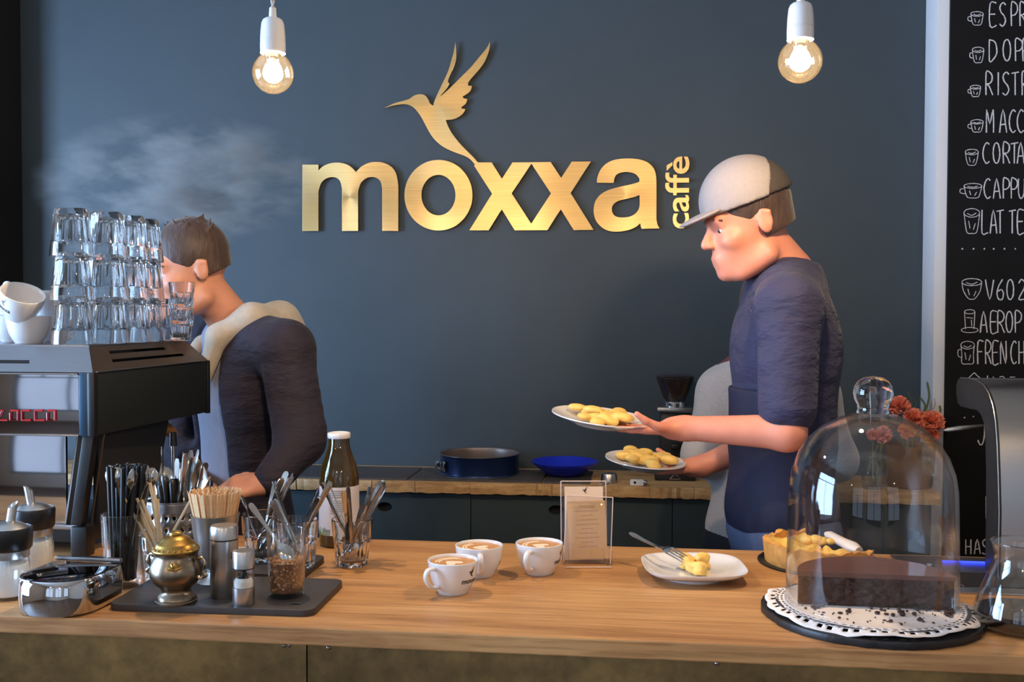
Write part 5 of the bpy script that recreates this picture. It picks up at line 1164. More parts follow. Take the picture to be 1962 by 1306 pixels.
for u, w in ((0.0, 0.006), (0.18, 0.008), (0.3, 0.028), (0.55, 0.030), (0.8, 0.022), (1.0, 0.004)):
    z = bd*u; z = Vector((z.x, z.y, bd.z*min(1, u/0.45)))
    for s in (-1, 1):
        for dz in (0.0, 0.0016): vs.append(z+wv*(w*s)+Vector((0, 0, dz)))
for i in range(5):
    b = i*4; fs += [(b, b+4, b+6, b+2), (b+1, b+3, b+7, b+5), (b, b+1, b+5, b+4), (b+2, b+6, b+7, b+3)]
fs += [(0, 2, 3, 1), (20, 21, 23, 22)]
mb.add(vs, fs).build('blade', M['cutlery'], sv)

# ------------------------------------------------------------------ curved steel tap housing and its base plate
XD = 0.70
dv_o = Vector((XD+0.16, 2.15, CT))
dev = thing('tap_housing', 'curved brushed steel dispenser housing with blue light strip at the right edge', 'dispenser', dv_o)
def pyz(px, py): q = atx(px, py, XD); return (q.y, q.z)
fr = [pyz(*p) for p in ((1839.4, 723.3), (1856, 724.5), (1870.8, 727.8), (1883.6, 736.6), (1893.3, 752.7), (1901.3, 776.9), (1906, 806), (1909.4, 851), (1911, 899), (1913, 980))]; fr.append((fr[-1][0], CT+0.004))
bk = [pyz(*p) for p in ((1889, 980), (1889, 899), (1887.7, 835), (1884.5, 809), (1879, 793), (1870.8, 785), (1855, 782), (1840, 778), (1834.5, 771), (1832, 755), (1832, 738), (1835, 727))]; bk = [(bk[0][0], CT+0.004)]+bk
Myz = Matrix(((0, 0, 1, 0), (1, 0, 0, 0), (0, 1, 0, 0), (0, 0, 0, 1)))
M['darkside'] = mat('dark_side_steel', (58, 54, 52), 0.4, 0.6, var=0.08)
prof_loop = fr+bk
shift(MB().prism(prof_loop, 0.0, 0.006, TR((XD, 0, 0)) @ Myz), dv_o).build('side_profile', M['darkside'], dev, bevel=0.0008)
shift(MB().prism(prof_loop, 0.006, 0.30, TR((XD, 0, 0)) @ Myz), dv_o).build('curved_shell', M['steelh'], dev, ang=25)
shift(MB().tube([Vector((XD+0.001, y-0.0006, z)) for y, z in fr], 0.0012, 6), dv_o).build('bright_edge', M['steel'], dev)
l0, l1 = atx(1808, 824, XD), atx(1886, 815, XD); l0 = aty(1808, 824, 2.28); l1 = aty(1888, 814, 2.28)
shift(MB().tube([l0, l0.lerp(l1, 0.08), l0.lerp(l1, 0.4), l1], [0.002, 0.0065, 0.0075, 0.003], 10, flat=0.7), dv_o).build('lever', M['steel'], dev)
pz = CT+0.003; bpts = [atz(1707, 1056, pz), atz(1960, 1069, pz), atz(1999, 1145, pz), atz(1765, 1128, pz)]
x0, x1, y0, y1 = 0.538, 1.05, 1.995, 2.285
shift(MB().box(((x0+x1)/2, (y0+y1)/2, CT+0.002), (x1-x0, y1-y0, 0.004)), dv_o).build('steel_base_plate', M['steelh'], dev, bevel=0.0008)
M['led'] = emitter('blue_led', (0.03, 0.06, 1.0), 3.0)
e0, e1 = atz(1806, 1074, CT+0.006), atz(1893, 1081, CT+0.006)
shift(MB().tube([Vector((e0.x, e0.y, CT+0.0055)), Vector((e1.x, e0.y, CT+0.0055))], 0.0035, 6, flat=0.5), dv_o).build('light_strip', M['led'], dev)
g0, g1 = atz(1800, 1095, CT+0.005), atz(1900, 1124, CT+0.005)
shift(MB().box(((g0.x+0.95)/2, (g0.y+g1.y)/2, CT+0.0048), (0.95-g0.x, g0.y-g1.y, 0.0016)), dv_o).build('drip_tray', M['darkside'], dev)
k0 = atz(1795, 1080, CT+0.01)
shift(MB().lathe([(0, 0), (0.010, 0), (0.010, 0.006), (0.006, 0.010), (0, 0.010)], 18, TR((k0.x-0.02, k0.y-0.02, CT+0.004))), dv_o).build('rinser_knob', M['chrome'], dev)
r0, r1, r2 = atz(1795, 1083, CT+0.012), atz(1818, 1105, CT+0.010), atz(1846, 1122, CT+0.006)
shift(MB().tube([r0, r1, r2], [0.002, 0.004, 0.0015], 8, flat=0.6), dv_o).build('rinser_arm', M['chrome'], dev)

# ------------------------------------------------------------------ coffee carafe
cfc = on(1957, 1224, 0.066); cf = thing('coffee_carafe', 'glass carafe with a little black coffee at the right edge', 'carafe', cfc)
pf = [(0, 0), (0.060, 0), (0.070, 0.004), (0.0755, 0.014), (0.0745, 0.028), (0.066, 0.055), (0.054, 0.085), (0.0455, 0.108), (0.0435, 0.122), (0.0465, 0.137), (0.0500, 0.142)]
MB().lathe(pf+[(0.0485, 0.1432), (0.045, 0.138), (0.0418, 0.122), (0.0438, 0.108), (0.0522, 0.085), (0.0642, 0.055), (0.0725, 0.028), (0.0735, 0.014), (0.068, 0.006), (0, 0.0035)], 52).build('vessel', M['tglass'], cf, ang=180)
M['coffee'] = mat('black_coffee', (26, 13, 8), 0.06, var=0.1)
MB().lathe([(0, 0.0045), (0.0675, 0.0065), (0.0728, 0.014), (0.0722, 0.026), (0.0715, 0.030), (0, 0.030)], 44).build('coffee', M['coffee'], cf, ang=60)
me = text_mesh('0', 0.016, 0, 0.0003); me = wrap(me, R(-80), 0.040, lambda z: 0.0725-(z-0.028)*0.31+0.0008); mesh_obj('scale_mark', me, M['white'], cf, smooth=False)

# ------------------------------------------------------------------ things on the back worktop
SLZ = BT+0.006
M['panblue'] = mat('blue_enamel_tin', (26, 44, 84), 0.3, 0.5, var=0.08, scale=12); M['panin'] = mat('grey_tin_inside', (124, 112, 108), 0.4, 0.6, var=0.06)
pp = on(919, 918, 0.134, SLZ); pan = thing('springform_pan', 'dark blue springform cake ring with silver clasp on the slate', 'cake tin', pp)
MB().lathe([(0.1335, 0.0), (0.1370, 0.0), (0.1375, 0.002), (0.1345, 0.004), (0.1338, 0.010), (0.1338, 0.062), (0.1350, 0.0665), (0.1365, 0.0690), (0.1350, 0.0705)], 72).build('outer_wall', M['panblue'], pan, ang=60)
MB().lathe([(0.1350, 0.0705), (0.1330, 0.0695), (0.1318, 0.064), (0.1310, 0.055), (0.1312, 0.004), (0.1335, 0.0), (0, 0.002), (0, 0.004)][:6], 72).build('inner_wall', M['panin'], pan, ang=60)
MB().lathe([(0, 0.003), (0.131, 0.003), (0.131, 0.0015), (0, 0.0015)], 60).build('base_disc', M['panin'], pan)
MB().tube([(0.1365*math.cos(2*PI*k/60), 0.1365*math.sin(2*PI*k/60), 0.0695) for k in range(61)], 0.0016, 6).build('rim_wire', M['steelh'], pan)
MB().tube([(0.1375*math.cos(2*PI*k/60), 0.1375*math.sin(2*PI*k/60), 0.002) for k in range(61)], 0.0016, 6).build('base_wire', M['steelh'], pan)
ca = math.atan2(aty(848, 893, pp.y).z*0-0.9, -0.62)
ca = R(-152)
Tc = Matrix.Rotation(ca, 4, 'Z') @ TR((0.137, 0, 0.034))
MB().box((0.001, 0.030, 0), (0.004, 0.022, 0.034), Tc).build('clasp_plate', M['chrome'], pan, bevel=0.001)
MB().tube([Tc @ Vector((0.006, 0.028, 0.009)), Tc @ Vector((0.007, 0.0, 0.012)), Tc @ Vector((0.006, -0.026, 0.010))], 0.0022, 6).build('clasp_wire', M['chrome'], pan)
MB().tube([Tc @ Vector((0.006, 0.028, -0.009)), Tc @ Vector((0.007, 0.0, -0.012)), Tc @ Vector((0.006, -0.026, -0.010))], 0.0022, 6).build('clasp_wire', M['chrome'], pan)
MB().box((0.007, -0.022, 0), (0.010, 0.026, 0.026), Tc).build('clasp_lever', M['chrome'], pan, bevel=0.003)
M['blueplastic'] = mat('cobalt_plastic', (22, 44, 190), 0.28, var=0.04)
bp = on(1082, 915, 0.05, SLZ); bw = thing('blue_bowl', 'shallow cobalt blue plastic bowl on the slate', 'bowl', bp)
MB().lathe([(0, 0.0), (0.042, 0.0), (0.052, 0.003), (0.078, 0.018), (0.098, 0.034), (0.1135, 0.046), (0.1140, 0.049), (0.112, 0.050), (0.096, 0.038), (0.076, 0.022), (0.050, 0.006), (0, 0.004)], 56).build('bowl_shell', M['blueplastic'], bw, ang=60)
so = on(1167, 926, 0.022, BT); scp = thing('measuring_scoop', 'small steel measuring scoop upside down beside the blue bowl', 'scoop', so)
MB().lathe([(0.0285, 0), (0.0288, 0.002), (0.0245, 0.027), (0.0225, 0.030), (0, 0.0305)], 32).build('cup', M['steel'], scp)
MB().tube([(0, -0.027, 0.004), (-0.012, -0.05, 0.003), (-0.02, -0.062, 0.002)], [0.003, 0.0035, 0.003], 8, flat=0.5).build('handle', M['steel'], scp)
kp = on(1221, 931, 0.012, BT); kt = thing('small_gadget', 'small white and silver gadget lying on the worktop', 'gadget', kp, R(-10))
MB().box((0, 0, 0.010), (0.044, 0.020, 0.019)).build('case', M['white'], kt, bevel=0.003); MB().box((0.026, 0, 0.011), (0.012, 0.018, 0.012)).build('latch', M['steel'], kt, bevel=0.002)
MB().lathe([(0, 0.0008), (0.004, 0.0006), (0.0045, 0)], 14, TR((-0.006, -0.0102, 0.011)) @ rotmat((0, -1, 0))).build('keyhole', M['blackplastic'], kt)
# coffee grinder
gc = on(1292, 920, 0.07, BT); gr = thing('coffee_grinder', 'dark coffee grinder with smoked bean hopper on the worktop', 'grinder', gc)
M['smoke'] = mat('smoked_hopper', (46, 38, 36), 0.12, var=0.1, coat=0.4); M['grindbody'] = mat('grinder_body', (34, 32, 36), 0.4, var=0.06)
MB().box((0, 0, 0.014), (0.135, 0.16, 0.028)).build('base', M['grindbody'], gr, bevel=0.006)
MB().box((0, 0.02, 0.125), (0.098, 0.10, 0.195)).build('body', M['grindbody'], gr, bevel=0.010)
MB().box((-0.002, 0.01, 0.231), (0.116, 0.125, 0.018)).build('top_plate', M['steelh'], gr, bevel=0.004)
MB().lathe([(0, 0.240), (0.036, 0.240), (0.036, 0.252), (0.032, 0.257), (0, 0.257)], 36).build('collar', M['chrome'], gr)
MB().lathe([(0, 0.257), (0.031, 0.257), (0.040, 0.270), (0.059, 0.322), (0.0635, 0.336), (0.0625, 0.338), (0, 0.338)], 40).build('hopper', M['smoke'], gr)
MB().lathe([(0, 0.338), (0.064, 0.338), (0.0645, 0.342), (0.055, 0.346), (0, 0.347)], 40).build('hopper_lid', M['smoke'], gr)
MB().tube([(-0.018, -0.0805, 0.006), (0.018, -0.0805, 0.006), (0, -0.0805, 0.024), (-0.018, -0.0805, 0.006)], 0.0008, 5).build('warning_mark', M['card2'], gr)
MB().box((0, -0.045, 0.11), (0.03, 0.05, 0.02)).build('outlet', M['blackplastic'], gr, bevel=0.004)
# vases and flowers
M['amber'] = mat('amber_glazed_vase', (128, 96, 60), 0.15, 0.3, var=0.25, scale=12, coat=0.5); M['petal'] = mat('salmon_petal', (255, 142, 112), 0.6, var=0.18, scale=60, sss=0.2); M['rose'] = mat('pink_petal', (250, 160, 150), 0.6, var=0.15, scale=60, sss=0.2); M['leaf'] = mat('green_leaf', (86, 100, 56), 0.6, var=0.25, scale=60)
va = on(1742, 938, 0.07, BT); vA = thing('flower_vase', 'amber vase of salmon carnations at the right end of the worktop', 'vase', va)
MB().lathe([(0, 0), (0.066, 0), (0.070, 0.004), (0.076, 0.06), (0.078, 0.135), (0.0755, 0.136), (0.073, 0.06), (0.067, 0.008), (0, 0.007)], 44).build('vessel', M['amber'], vA, ang=60)
vb = on(1672, 938, 0.03, BT); vB = thing('bud_vase', 'small clear bud vase with pink rose seen through the glass dome', 'vase', vb)
MB().lathe([(0, 0), (0.030, 0), (0.034, 0.006), (0.035, 0.05), (0.022, 0.075), (0.015, 0.085), (0.017, 0.10), (0.0155, 0.10), (0.0135, 0.085), (0.0205, 0.074), (0.0332, 0.049), (0.032, 0.008), (0, 0.006)], 36).build('vessel', M['tglass'], vB, ang=60)
def bloom_mesh(r, seed, m):
    rg = random.Random(seed); mb = MB(); n = 64
    for k in range(n):
        z = 1-1.45*(k+0.5)/n; a = k*2.39996+rg.uniform(-.2, .2); q = math.sqrt(max(0, 1-z*z)); d = Vector((q*math.cos(a), q*math.sin(a), z))
        rt_ = rotmat(d, (rg.uniform(-1, 1), rg.uniform(-1, 1), rg.uniform(-1, 1))); ln = r*rg.uniform(0.85, 1.08); w = r*rg.uniform(0.30, 0.42); vs = []
        for i in range(4):
            u = i/3
            for jx in range(5):
                x = (jx/2-1)*w*(0.25+0.75*u); vs.append((x, (abs(jx-2)*0.10+rg.uniform(-0.10, 0.10)*u)*r+0.12*r*u*u, ln*(0.35+0.65*u)+rg.uniform(-1, 1)*r*0.07*u-abs(jx-2)*0.03*r))
        mb.add(vs, [(i*5+jx, i*5+jx+1, i*5+jx+6, i*5+jx+5) for i in range(3) for jx in range(4)], rt_)
    me = mb.mesh('bloom', recalc=False); me.polygons.foreach_set('use_smooth', [True]*len(me.polygons)); me.materials.append(m); return me
BL = [bloom_mesh(0.036, s, M['petal']) for s in (1, 2)]+[bloom_mesh(0.032, 3, M['rose'])]
def flower(label, px, py, Y, vase, me, sc=1.0, ax=(0, -0.6, 0.8)):
    head = aty(px, py, Y); f = thing('carnation' if me is not BL[2] else 'rose', label, 'flower', head, 0, 'cut flowers on the worktop')
    o = bpy.data.objects.new('bloom', me); COL.objects.link(o); o.parent = f; o.matrix_local = rotmat(ax, (1, 0.2, 0)) @ Matrix.Scale(sc, 4)
    o2 = MB().lathe([(0, -0.012), (0.006, -0.010), (0.009, 0.004), (0, 0.006)], 10, rotmat(ax)).build('calyx', M['leaf'], f)
    foot = Vector((vase.x+(head.x-vase.x)*0.2, vase.y+0.01, BT+0.012)); mid = head.lerp(foot, 0.4)
    MB().tube(catmull([foot-head, mid-head+Vector((0, 0, 0.01)), Vector((0, 0.002, -0.008))], 5), 0.0022, 6).build('stem', M['leaf'], f)
flower('salmon carnation highest left in the amber vase', 1722, 778, 3.50, va, BL[0], 0.95, (-0.2, -0.7, 0.7)); flower('salmon carnation in the middle of the amber vase', 1752, 803, 3.47, va, BL[1], 1.0, (0, -0.8, 0.5)); flower('salmon carnation furthest right in the amber vase', 1787, 808, 3.47, va, BL[0], 1.0, (0.3, -0.8, 0.4)); flower('salmon carnation lowest right in the amber vase', 1783, 832, 3.48, va, BL[1], 0.8, (0.4, -0.8, 0.0)); flower('small salmon carnation behind the glass dome shoulder', 1738, 826, 3.47, va, BL[0], 0.75, (-0.3, -0.9, 0.2))
flower('pink rose leaning left in the bud vase', 1692, 832, 3.50, vb, BL[2], 0.9, (-0.2, -0.8, 0.4)); flower('smaller pink rose at the left of the bud vase', 1672, 832, 3.50, vb, BL[2], 0.6, (-0.6, -0.6, 0.3))
def blade_leaf(px0, py0, px1, py1, Y, w, par, org, bend=0.01):
    a, b = aty(px0, py0, Y)-org, aty(px1, py1, Y)-org; m_ = a.lerp(b, 0.5)+Vector((bend, 0, 0))
    MB().tube(catmull([a, m_, b], 5), [w*0.5]+[w]*9+[w*0.1], 6, flat=0.25, hint=(0, 1, 0)).build('leaf_blade', M['leaf'], par)
for (a, b, c, d, w) in ((1772, 790, 1776, 730, 0.004), (1770, 790, 1762, 760, 0.0035), (1790, 800, 1800, 776, 0.004), (1745, 795, 1738, 748, 0.0012), (1750, 795, 1748, 756, 0.0012), (1742, 795, 1728, 760, 0.001), (1756, 795, 1758, 765, 0.001), (1780, 792, 1790, 762, 0.001)): blade_leaf(a, b, c, d, 3.51, w, vA, va)
for (a, b, c, d, w) in ((1684, 850, 1674, 895, 0.003), (1692, 850, 1692, 900, 0.0035)): blade_leaf(a, b, c, d, 3.47, w, vB, vb, -0.008)
# ------------------------------------------------------------------ people
M['skinA'] = mat('skin_a', (206, 144, 118), 0.5, var=0.07, scale=30, sss=0.25); M['skinB'] = mat('skin_b', (214, 140, 116), 0.5, var=0.07, scale=30, sss=0.25)
M['hairbrown'] = mat('brown_hair', (62, 42, 34), 0.55, var=0.35, scale=90, stretch=(1, 1, 0.3), bmp=0.8, bdist=0.004, sheen=0.2)
M['jacket'] = mat('dark_jacket', (33, 25, 42), 0.8, var=0.18, scale=10, stretch=(1, 1, 2.0), bmp=0.9, bdist=0.020, sheen=0.05)
M['shirt'] = mat('grey_shirt', (138, 140, 158), 0.8, var=0.1, scale=30, stretch=(6, 6, 0.6), bmp=0.3, bdist=0.004); M['hood'] = mat('beige_hood', (176, 164, 150), 0.85, var=0.1, scale=60, bmp=0.4, bdist=0.003, sheen=0.3)
M['navy'] = mat('navy_tshirt', (42, 41, 72), 0.8, var=0.15, scale=9, stretch=(1, 1, 2.2), bmp=0.9, bdist=0.022, sheen=0.08); M['apron'] = mat('navy_apron', (30, 30, 58), 0.75, var=0.12, scale=14, bmp=0.4, bdist=0.006)
M['jeans'] = mat('blue_jeans', (84, 96, 128), 0.85, var=0.15, scale=60, bmp=0.3); M['trousers'] = mat('dark_trousers', (30, 30, 36), 0.85, var=0.1, scale=30); M['shoe'] = mat('dark_shoe', (26, 24, 24), 0.5)
M['sweater'] = mat('grey_sweater', (176, 168, 166), 0.9, var=0.12, scale=160, bmp=0.4, bdist=0.003, sheen=0.4); M['burgundy'] = mat('burgundy_cloth', (104, 56, 60), 0.85, var=0.12, scale=40, bmp=0.3)
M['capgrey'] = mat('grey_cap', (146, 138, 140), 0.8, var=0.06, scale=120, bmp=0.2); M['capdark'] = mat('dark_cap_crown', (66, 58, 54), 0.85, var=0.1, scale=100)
M['eye'] = mat('eye_white', (226, 222, 216), 0.15, var=0.01); M['iris'] = mat('iris_dark', (50, 36, 28), 0.15); M['lip'] = mat('lips', (176, 98, 92), 0.45)
def V3(*a): return Vector(a)
def cap_(a, b, ra, rb, k=0.02): return ('c', tuple(a), tuple(b), ra, rb, k)
def frame(f, up=(0, 0, 1)):
    f = Vector(f).normalized(); l = Vector(up).cross(f).normalized(); u = f.cross(l); return f, l, u
def RM(f, l, u): return [[f.x, l.x, u.x], [f.y, l.y, u.y], [f.z, l.z, u.z]]
def head_prims(c, f, l, u):
    rm = RM(f, l, u); P = lambda a, b, d: tuple(c+f*a+l*b+u*d)
    pr = [('e', P(-0.012, 0, 0.035), (0.098, 0.077, 0.095), rm, 0.02), ('e', P(0.028, 0, -0.045), (0.068, 0.060, 0.080), rm, 0.03), ('e', P(0.080, 0, -0.104), (0.022, 0.024, 0.020), rm, 0.025),
          ('c', P(0.078, 0.034, 0.020), P(0.078, -0.034, 0.020), 0.014, 0.014, 0.02), ('c', P(-0.01, 0.056, -0.085), P(0.05, 0.028, -0.110), 0.020, 0.018, 0.03), ('c', P(-0.01, -0.056, -0.085), P(0.05, -0.028, -0.110), 0.020, 0.018, 0.03)]
    for s in (-1, 1):
        pr += [('-e', P(0.102, 0.032*s, -0.004), (0.020, 0.018, 0.012), rm, 0.012), ('e', P(0.062, 0.044*s, -0.030), (0.024, 0.020, 0.020), rm, 0.02)]
    pr += [('e', P(0.062, 0, -0.072), (0.038, 0.036, 0.030), rm, 0.02)]
    for s in (-1, 1): pr += [('c', P(0.082, 0.021*s, 0.006), P(0.077, 0.044*s, 0.004), 0.0052, 0.0048, 0.005), ('c', P(0.081, 0.023*s, -0.014), P(0.076, 0.043*s, -0.013), 0.0045, 0.0045, 0.005)]
    pr += [('c', P(0.090, 0, 0.008), P(0.114, 0, -0.028), 0.0075, 0.0115, 0.012), ('e', P(0.104, 0.010, -0.034), (0.010, 0.008, 0.007), rm, 0.006), ('e', P(0.104, -0.010, -0.034), (0.010, 0.008, 0.007), rm, 0.006),
           ('c', P(0.096, 0.014, -0.065), P(0.096, -0.014, -0.065), 0.0065, 0.0065, 0.01), ('c', P(0.093, 0.013, -0.078), P(0.093, -0.013, -0.078), 0.0080, 0.0080, 0.008)]
    for s in (-1, 1):
        pr += [('e', P(-0.014, 0.077*s, -0.010), (0.018, 0.007, 0.028), rm, 0.006), ('c', P(-0.026, 0.083*s, 0.012), P(-0.026, 0.082*s, -0.016), 0.0052, 0.0045, 0.005), ('c', P(-0.026, 0.083*s, 0.012), P(-0.008, 0.081*s, 0.017), 0.0052, 0.004, 0.005), ('-e', P(-0.010, 0.087*s, -0.006), (0.010, 0.005, 0.016), rm, 0.003)]
    return pr
def eyes(parent, c, f, l, u, org):
    for s in (-1, 1):
        p = c+f*0.0725+l*(0.032*s)-u*0.004-Vector(org)
        e = MB().ball(p, (0.0120, 0.0120, 0.0085), 14, 10).build('eye', M['eye'], parent, ang=180); MB().ball(p+f*0.0080, (0.0056, 0.0056, 0.0056), 10, 8).build('iris', M['iris'], e, ang=180)
        b0 = c+f*0.090+l*(0.016*s)+u*0.020-Vector(org); b1 = c+f*0.088+l*(0.036*s)+u*0.025-Vector(org); b2 = c+f*0.076+l*(0.052*s)+u*0.018-Vector(org)
        MB().tube([b0, b1, b2], [0.0035, 0.0045, 0.002], 6).build('eyebrow', M['hairbrown'], parent)
    m0 = [c+f*(0.1005-0.010*abs(t)**2)+l*(0.021*t)-u*0.073-Vector(org) for t in (-1, -0.5, 0, 0.5, 1)]
    MB().tube(m0, [0.001, 0.0026, 0.0034, 0.0026, 0.001], 6).build('lips', M['lip'], parent)
def hand_prims(w, d, n, thumb_side, curl=(0.3, 0.5, 0.4), spread=0.06, k=0.006, thumb_curl=0.3, thumb_out=0.7):
    d = Vector(d).normalized(); n = Vector(n); n = (n-d*n.dot(d)).normalized(); s = d.cross(n)*thumb_side
    pr = [('c', tuple(w), tuple(w+d*0.03), 0.024, 0.026, 0.02)]
    for i, off in enumerate((0.030, 0.010, -0.010, -0.029)):
        kn = w+d*(0.088-0.004*abs(i-1))+s*off; pr.append(('c', tuple(w+d*0.02+s*off*0.6), tuple(kn), 0.0135, 0.0115, 0.012))
        dd = (d+s*(spread*(1.2-i))).normalized(); p = kn; ang = 0; ln = (0.074, 0.083, 0.077, 0.060)[i]
        for j, (fr_, r0, r1) in enumerate(((0.44, 0.0098, 0.0088), (0.31, 0.0088, 0.0080), (0.25, 0.0080, 0.0068))):
            ang += curl[j]; v = dd*math.cos(ang)+n*math.sin(ang); q = p+v*(ln*fr_); pr.append(('c', tuple(p), tuple(q), r0, r1, 0.003)); p = q
    p = w+d*0.022+s*0.022; v = (s*thumb_out+d*0.75+n*0.25).normalized(); q = p+v*0.045; pr.append(('c', tuple(p), tuple(q), 0.0145, 0.0115, 0.012))
    v2 = (v+d*0.5+n*thumb_curl).normalized(); q2 = q+v2*0.032; pr.append(('c', tuple(q), tuple(q2), 0.0110, 0.0095, 0.004)); v3 = (v2+d*0.3+n*thumb_curl).normalized(); pr.append(('c', tuple(q2), tuple(q2+v3*0.026), 0.0095, 0.0075, 0.003))
    return pr
def torso(J, f, g=0.0, k=0.05, w=1.0):
    up = (J['neck']-J['hip']).normalized(); ff = Vector(f); ff = (ff-up*ff.dot(up)).normalized(); l = up.cross(ff); rm = RM(ff, l, up); H = (J['neck']-J['hip']).length
    c1 = J['hip']+up*H*0.66; c2 = J['hip']+up*H*0.30
    return [('e', tuple(c1), (0.112*w+g, 0.152*w+g, 0.19+g), rm, k), ('e', tuple(c2), (0.105*w+g, 0.140*w+g, 0.17+g), rm, k), ('e', tuple(J['hip']), (0.110*w+g, 0.158*w+g, 0.12+g), rm, k),
            cap_(J['ls'], J['neck'].lerp(c1, 0.12), 0.058+g, 0.058+g, k), cap_(J['rs'], J['neck'].lerp(c1, 0.12), 0.058+g, 0.058+g, k)]
def arm(s, e, w, g=0.0, k=0.02, parts=(0.0, 1.0)):
    return [cap_(s, e, 0.050+g, 0.040+g, k), cap_(e, e.lerp(w, parts[1]), 0.040+g, (0.040+(0.027-0.040)*parts[1])+g, k)]
def legs(J, f, l, g=0.0, foot=True):
    pr = []
    for s in (-1, 1):
        h = J['hip']+l*(0.085*s)-V3(0, 0, 0.05); kn = Vector((h.x, h.y, 0.50))+Vector(f)*0.02; an = Vector((h.x, h.y, 0.09))
        pr += [cap_(h, kn, 0.082+g, 0.058+g, 0.03), cap_(kn, an, 0.055+g, 0.038+g, 0.02)]
        if foot: pr += [cap_(an-V3(0, 0, 0.04)-Vector(f)*0.02, an-V3(0, 0, 0.045)+Vector(f)*0.14, 0.04, 0.035, 0.02)]
    return pr
def person(label, J, f, hf, skin, hands, h=0.0055):
    f, l, u = frame(f); org = Vector((J['hip'].x, J['hip'].y, 0)); p = thing('person', label, 'person', org)
    H = frame(hf); hc_ = J['head']
    pr = torso(J, f, -0.012)+arm(J['ls'], J['le'], J['lw'])+arm(J['rs'], J['re'], J['rw'])+legs(J, f, l, -0.012)+[cap_(J['neck'], hc_-H[0]*0.028-H[2]*0.05, 0.062, 0.052, 0.03)]+head_prims(hc_, *H)
    for a in hands: pr += hand_prims(*a[0], **a[1])
    sdf_obj('body', pr, h, skin, p, org=org, sm_it=1); eyes(p, hc_, *H, org)
    return p, org, (f, l, u), H

# --- barista behind the espresso machine
J1 = dict(neck=aty(452, 628, 2.84), ls=aty(548, 668, 2.72), rs=aty(368, 655, 2.98), hip=aty(470, 990, 2.90), le=aty(578, 845, 2.66), lw=aty(515, 925, 2.54), re=aty(345, 860, 2.95), rw=aty(385, 930, 2.76), head=aty(364, 515, 2.74))
hd1 = aty(430, 938, 2.50)-J1['lw']
p1, o1, F1, H1 = person('barista in dark hooded jacket with bowed head behind the espresso machine', J1, (-0.70, -0.71, 0), (-0.80, -0.56, -0.20), M['skinA'],
    [((J1['lw'], hd1, (-0.1, 0.5, -0.8), -1), dict(curl=(0.55, 0.7, 0.4), thumb_curl=0.4)), ((J1['rw'], (0.3, -0.5, -0.2), (0.0, 0.3, -0.9), 1), dict(curl=(0.5, 0.6, 0.4)))])
f, l, u = F1; dn = V3(0, 0, 1)
fm = lambda z, o=0.0: J1['hip'].lerp(J1['neck'], z)+f*(0.13+o)
sdf_obj('shirt', torso(J1, f, 0.004), 0.008, M['shirt'], p1, cuts=[(tuple(J1['hip']-dn*0.06), (0, 0, -1))], org=o1)
sdf_obj('trousers', legs(J1, f, l, 0.014, False)+[('e', tuple(J1['hip']-dn*0.03), (0.125, 0.165, 0.11), RM(f, l, u), 0.03)], 0.010, M['trousers'], p1, org=o1)
jk = torso(J1, f, 0.020)+arm(J1['ls'], J1['le'], J1['lw'], 0.018, 0.03, (0, 0.92))+arm(J1['rs'], J1['re'], J1['rw'], 0.018, 0.03, (0, 0.92))
for k in range(5): 
    a = J1['ls'].lerp(J1['le'], 0.25+0.17*k); jk.append(('c', tuple(a+f*0.04-dn*0.01), tuple(a-f*0.03+dn*0.02+l*0.02), 0.034, 0.030, 0.02))
jk += [('-c', tuple(J1['neck']+f*0.12+dn*0.05+l*0.01), tuple(fm(0.0, 0.03)+l*0.025), 0.074, 0.112, 0.012), ('-c', tuple(J1['neck']+dn*0.02), tuple(J1['neck']+dn*0.15), 0.07, 0.08, 0.01)]
sdf_obj('jacket', jk, 0.0065, M['jacket'], p1, cuts=[(tuple(J1['hip']-dn*0.10), (0, 0, -1))], org=o1, sm_it=2)
nk = J1['neck']
hdp = [cap_(nk+f*0.115+l*0.055-dn*0.13, nk+f*0.085+l*0.075-dn*0.02, 0.020, 0.030, 0.02), cap_(nk+f*0.085+l*0.075-dn*0.02, nk+l*0.105+dn*0.025, 0.030, 0.040, 0.02), cap_(nk+l*0.105+dn*0.025, nk-f*0.11+l*0.05+dn*0.02, 0.042, 0.052, 0.03), cap_(nk-f*0.11+l*0.05+dn*0.02, nk-f*0.12-l*0.05+dn*0.01, 0.052, 0.048, 0.03), cap_(nk-f*0.12-l*0.05+dn*0.01, nk-l*0.10+dn*0.02, 0.045, 0.036, 0.03), cap_(nk-l*0.10+dn*0.02, nk+f*0.09-l*0.06-dn*0.06, 0.034, 0.022, 0.02), ('e', tuple(nk-f*0.15+l*0.01-dn*0.05), (0.06, 0.10, 0.08), RM(f, l, u), 0.04)]
sdf_obj('hood', hdp, 0.006, M['hood'], p1, org=o1, sm_it=1)
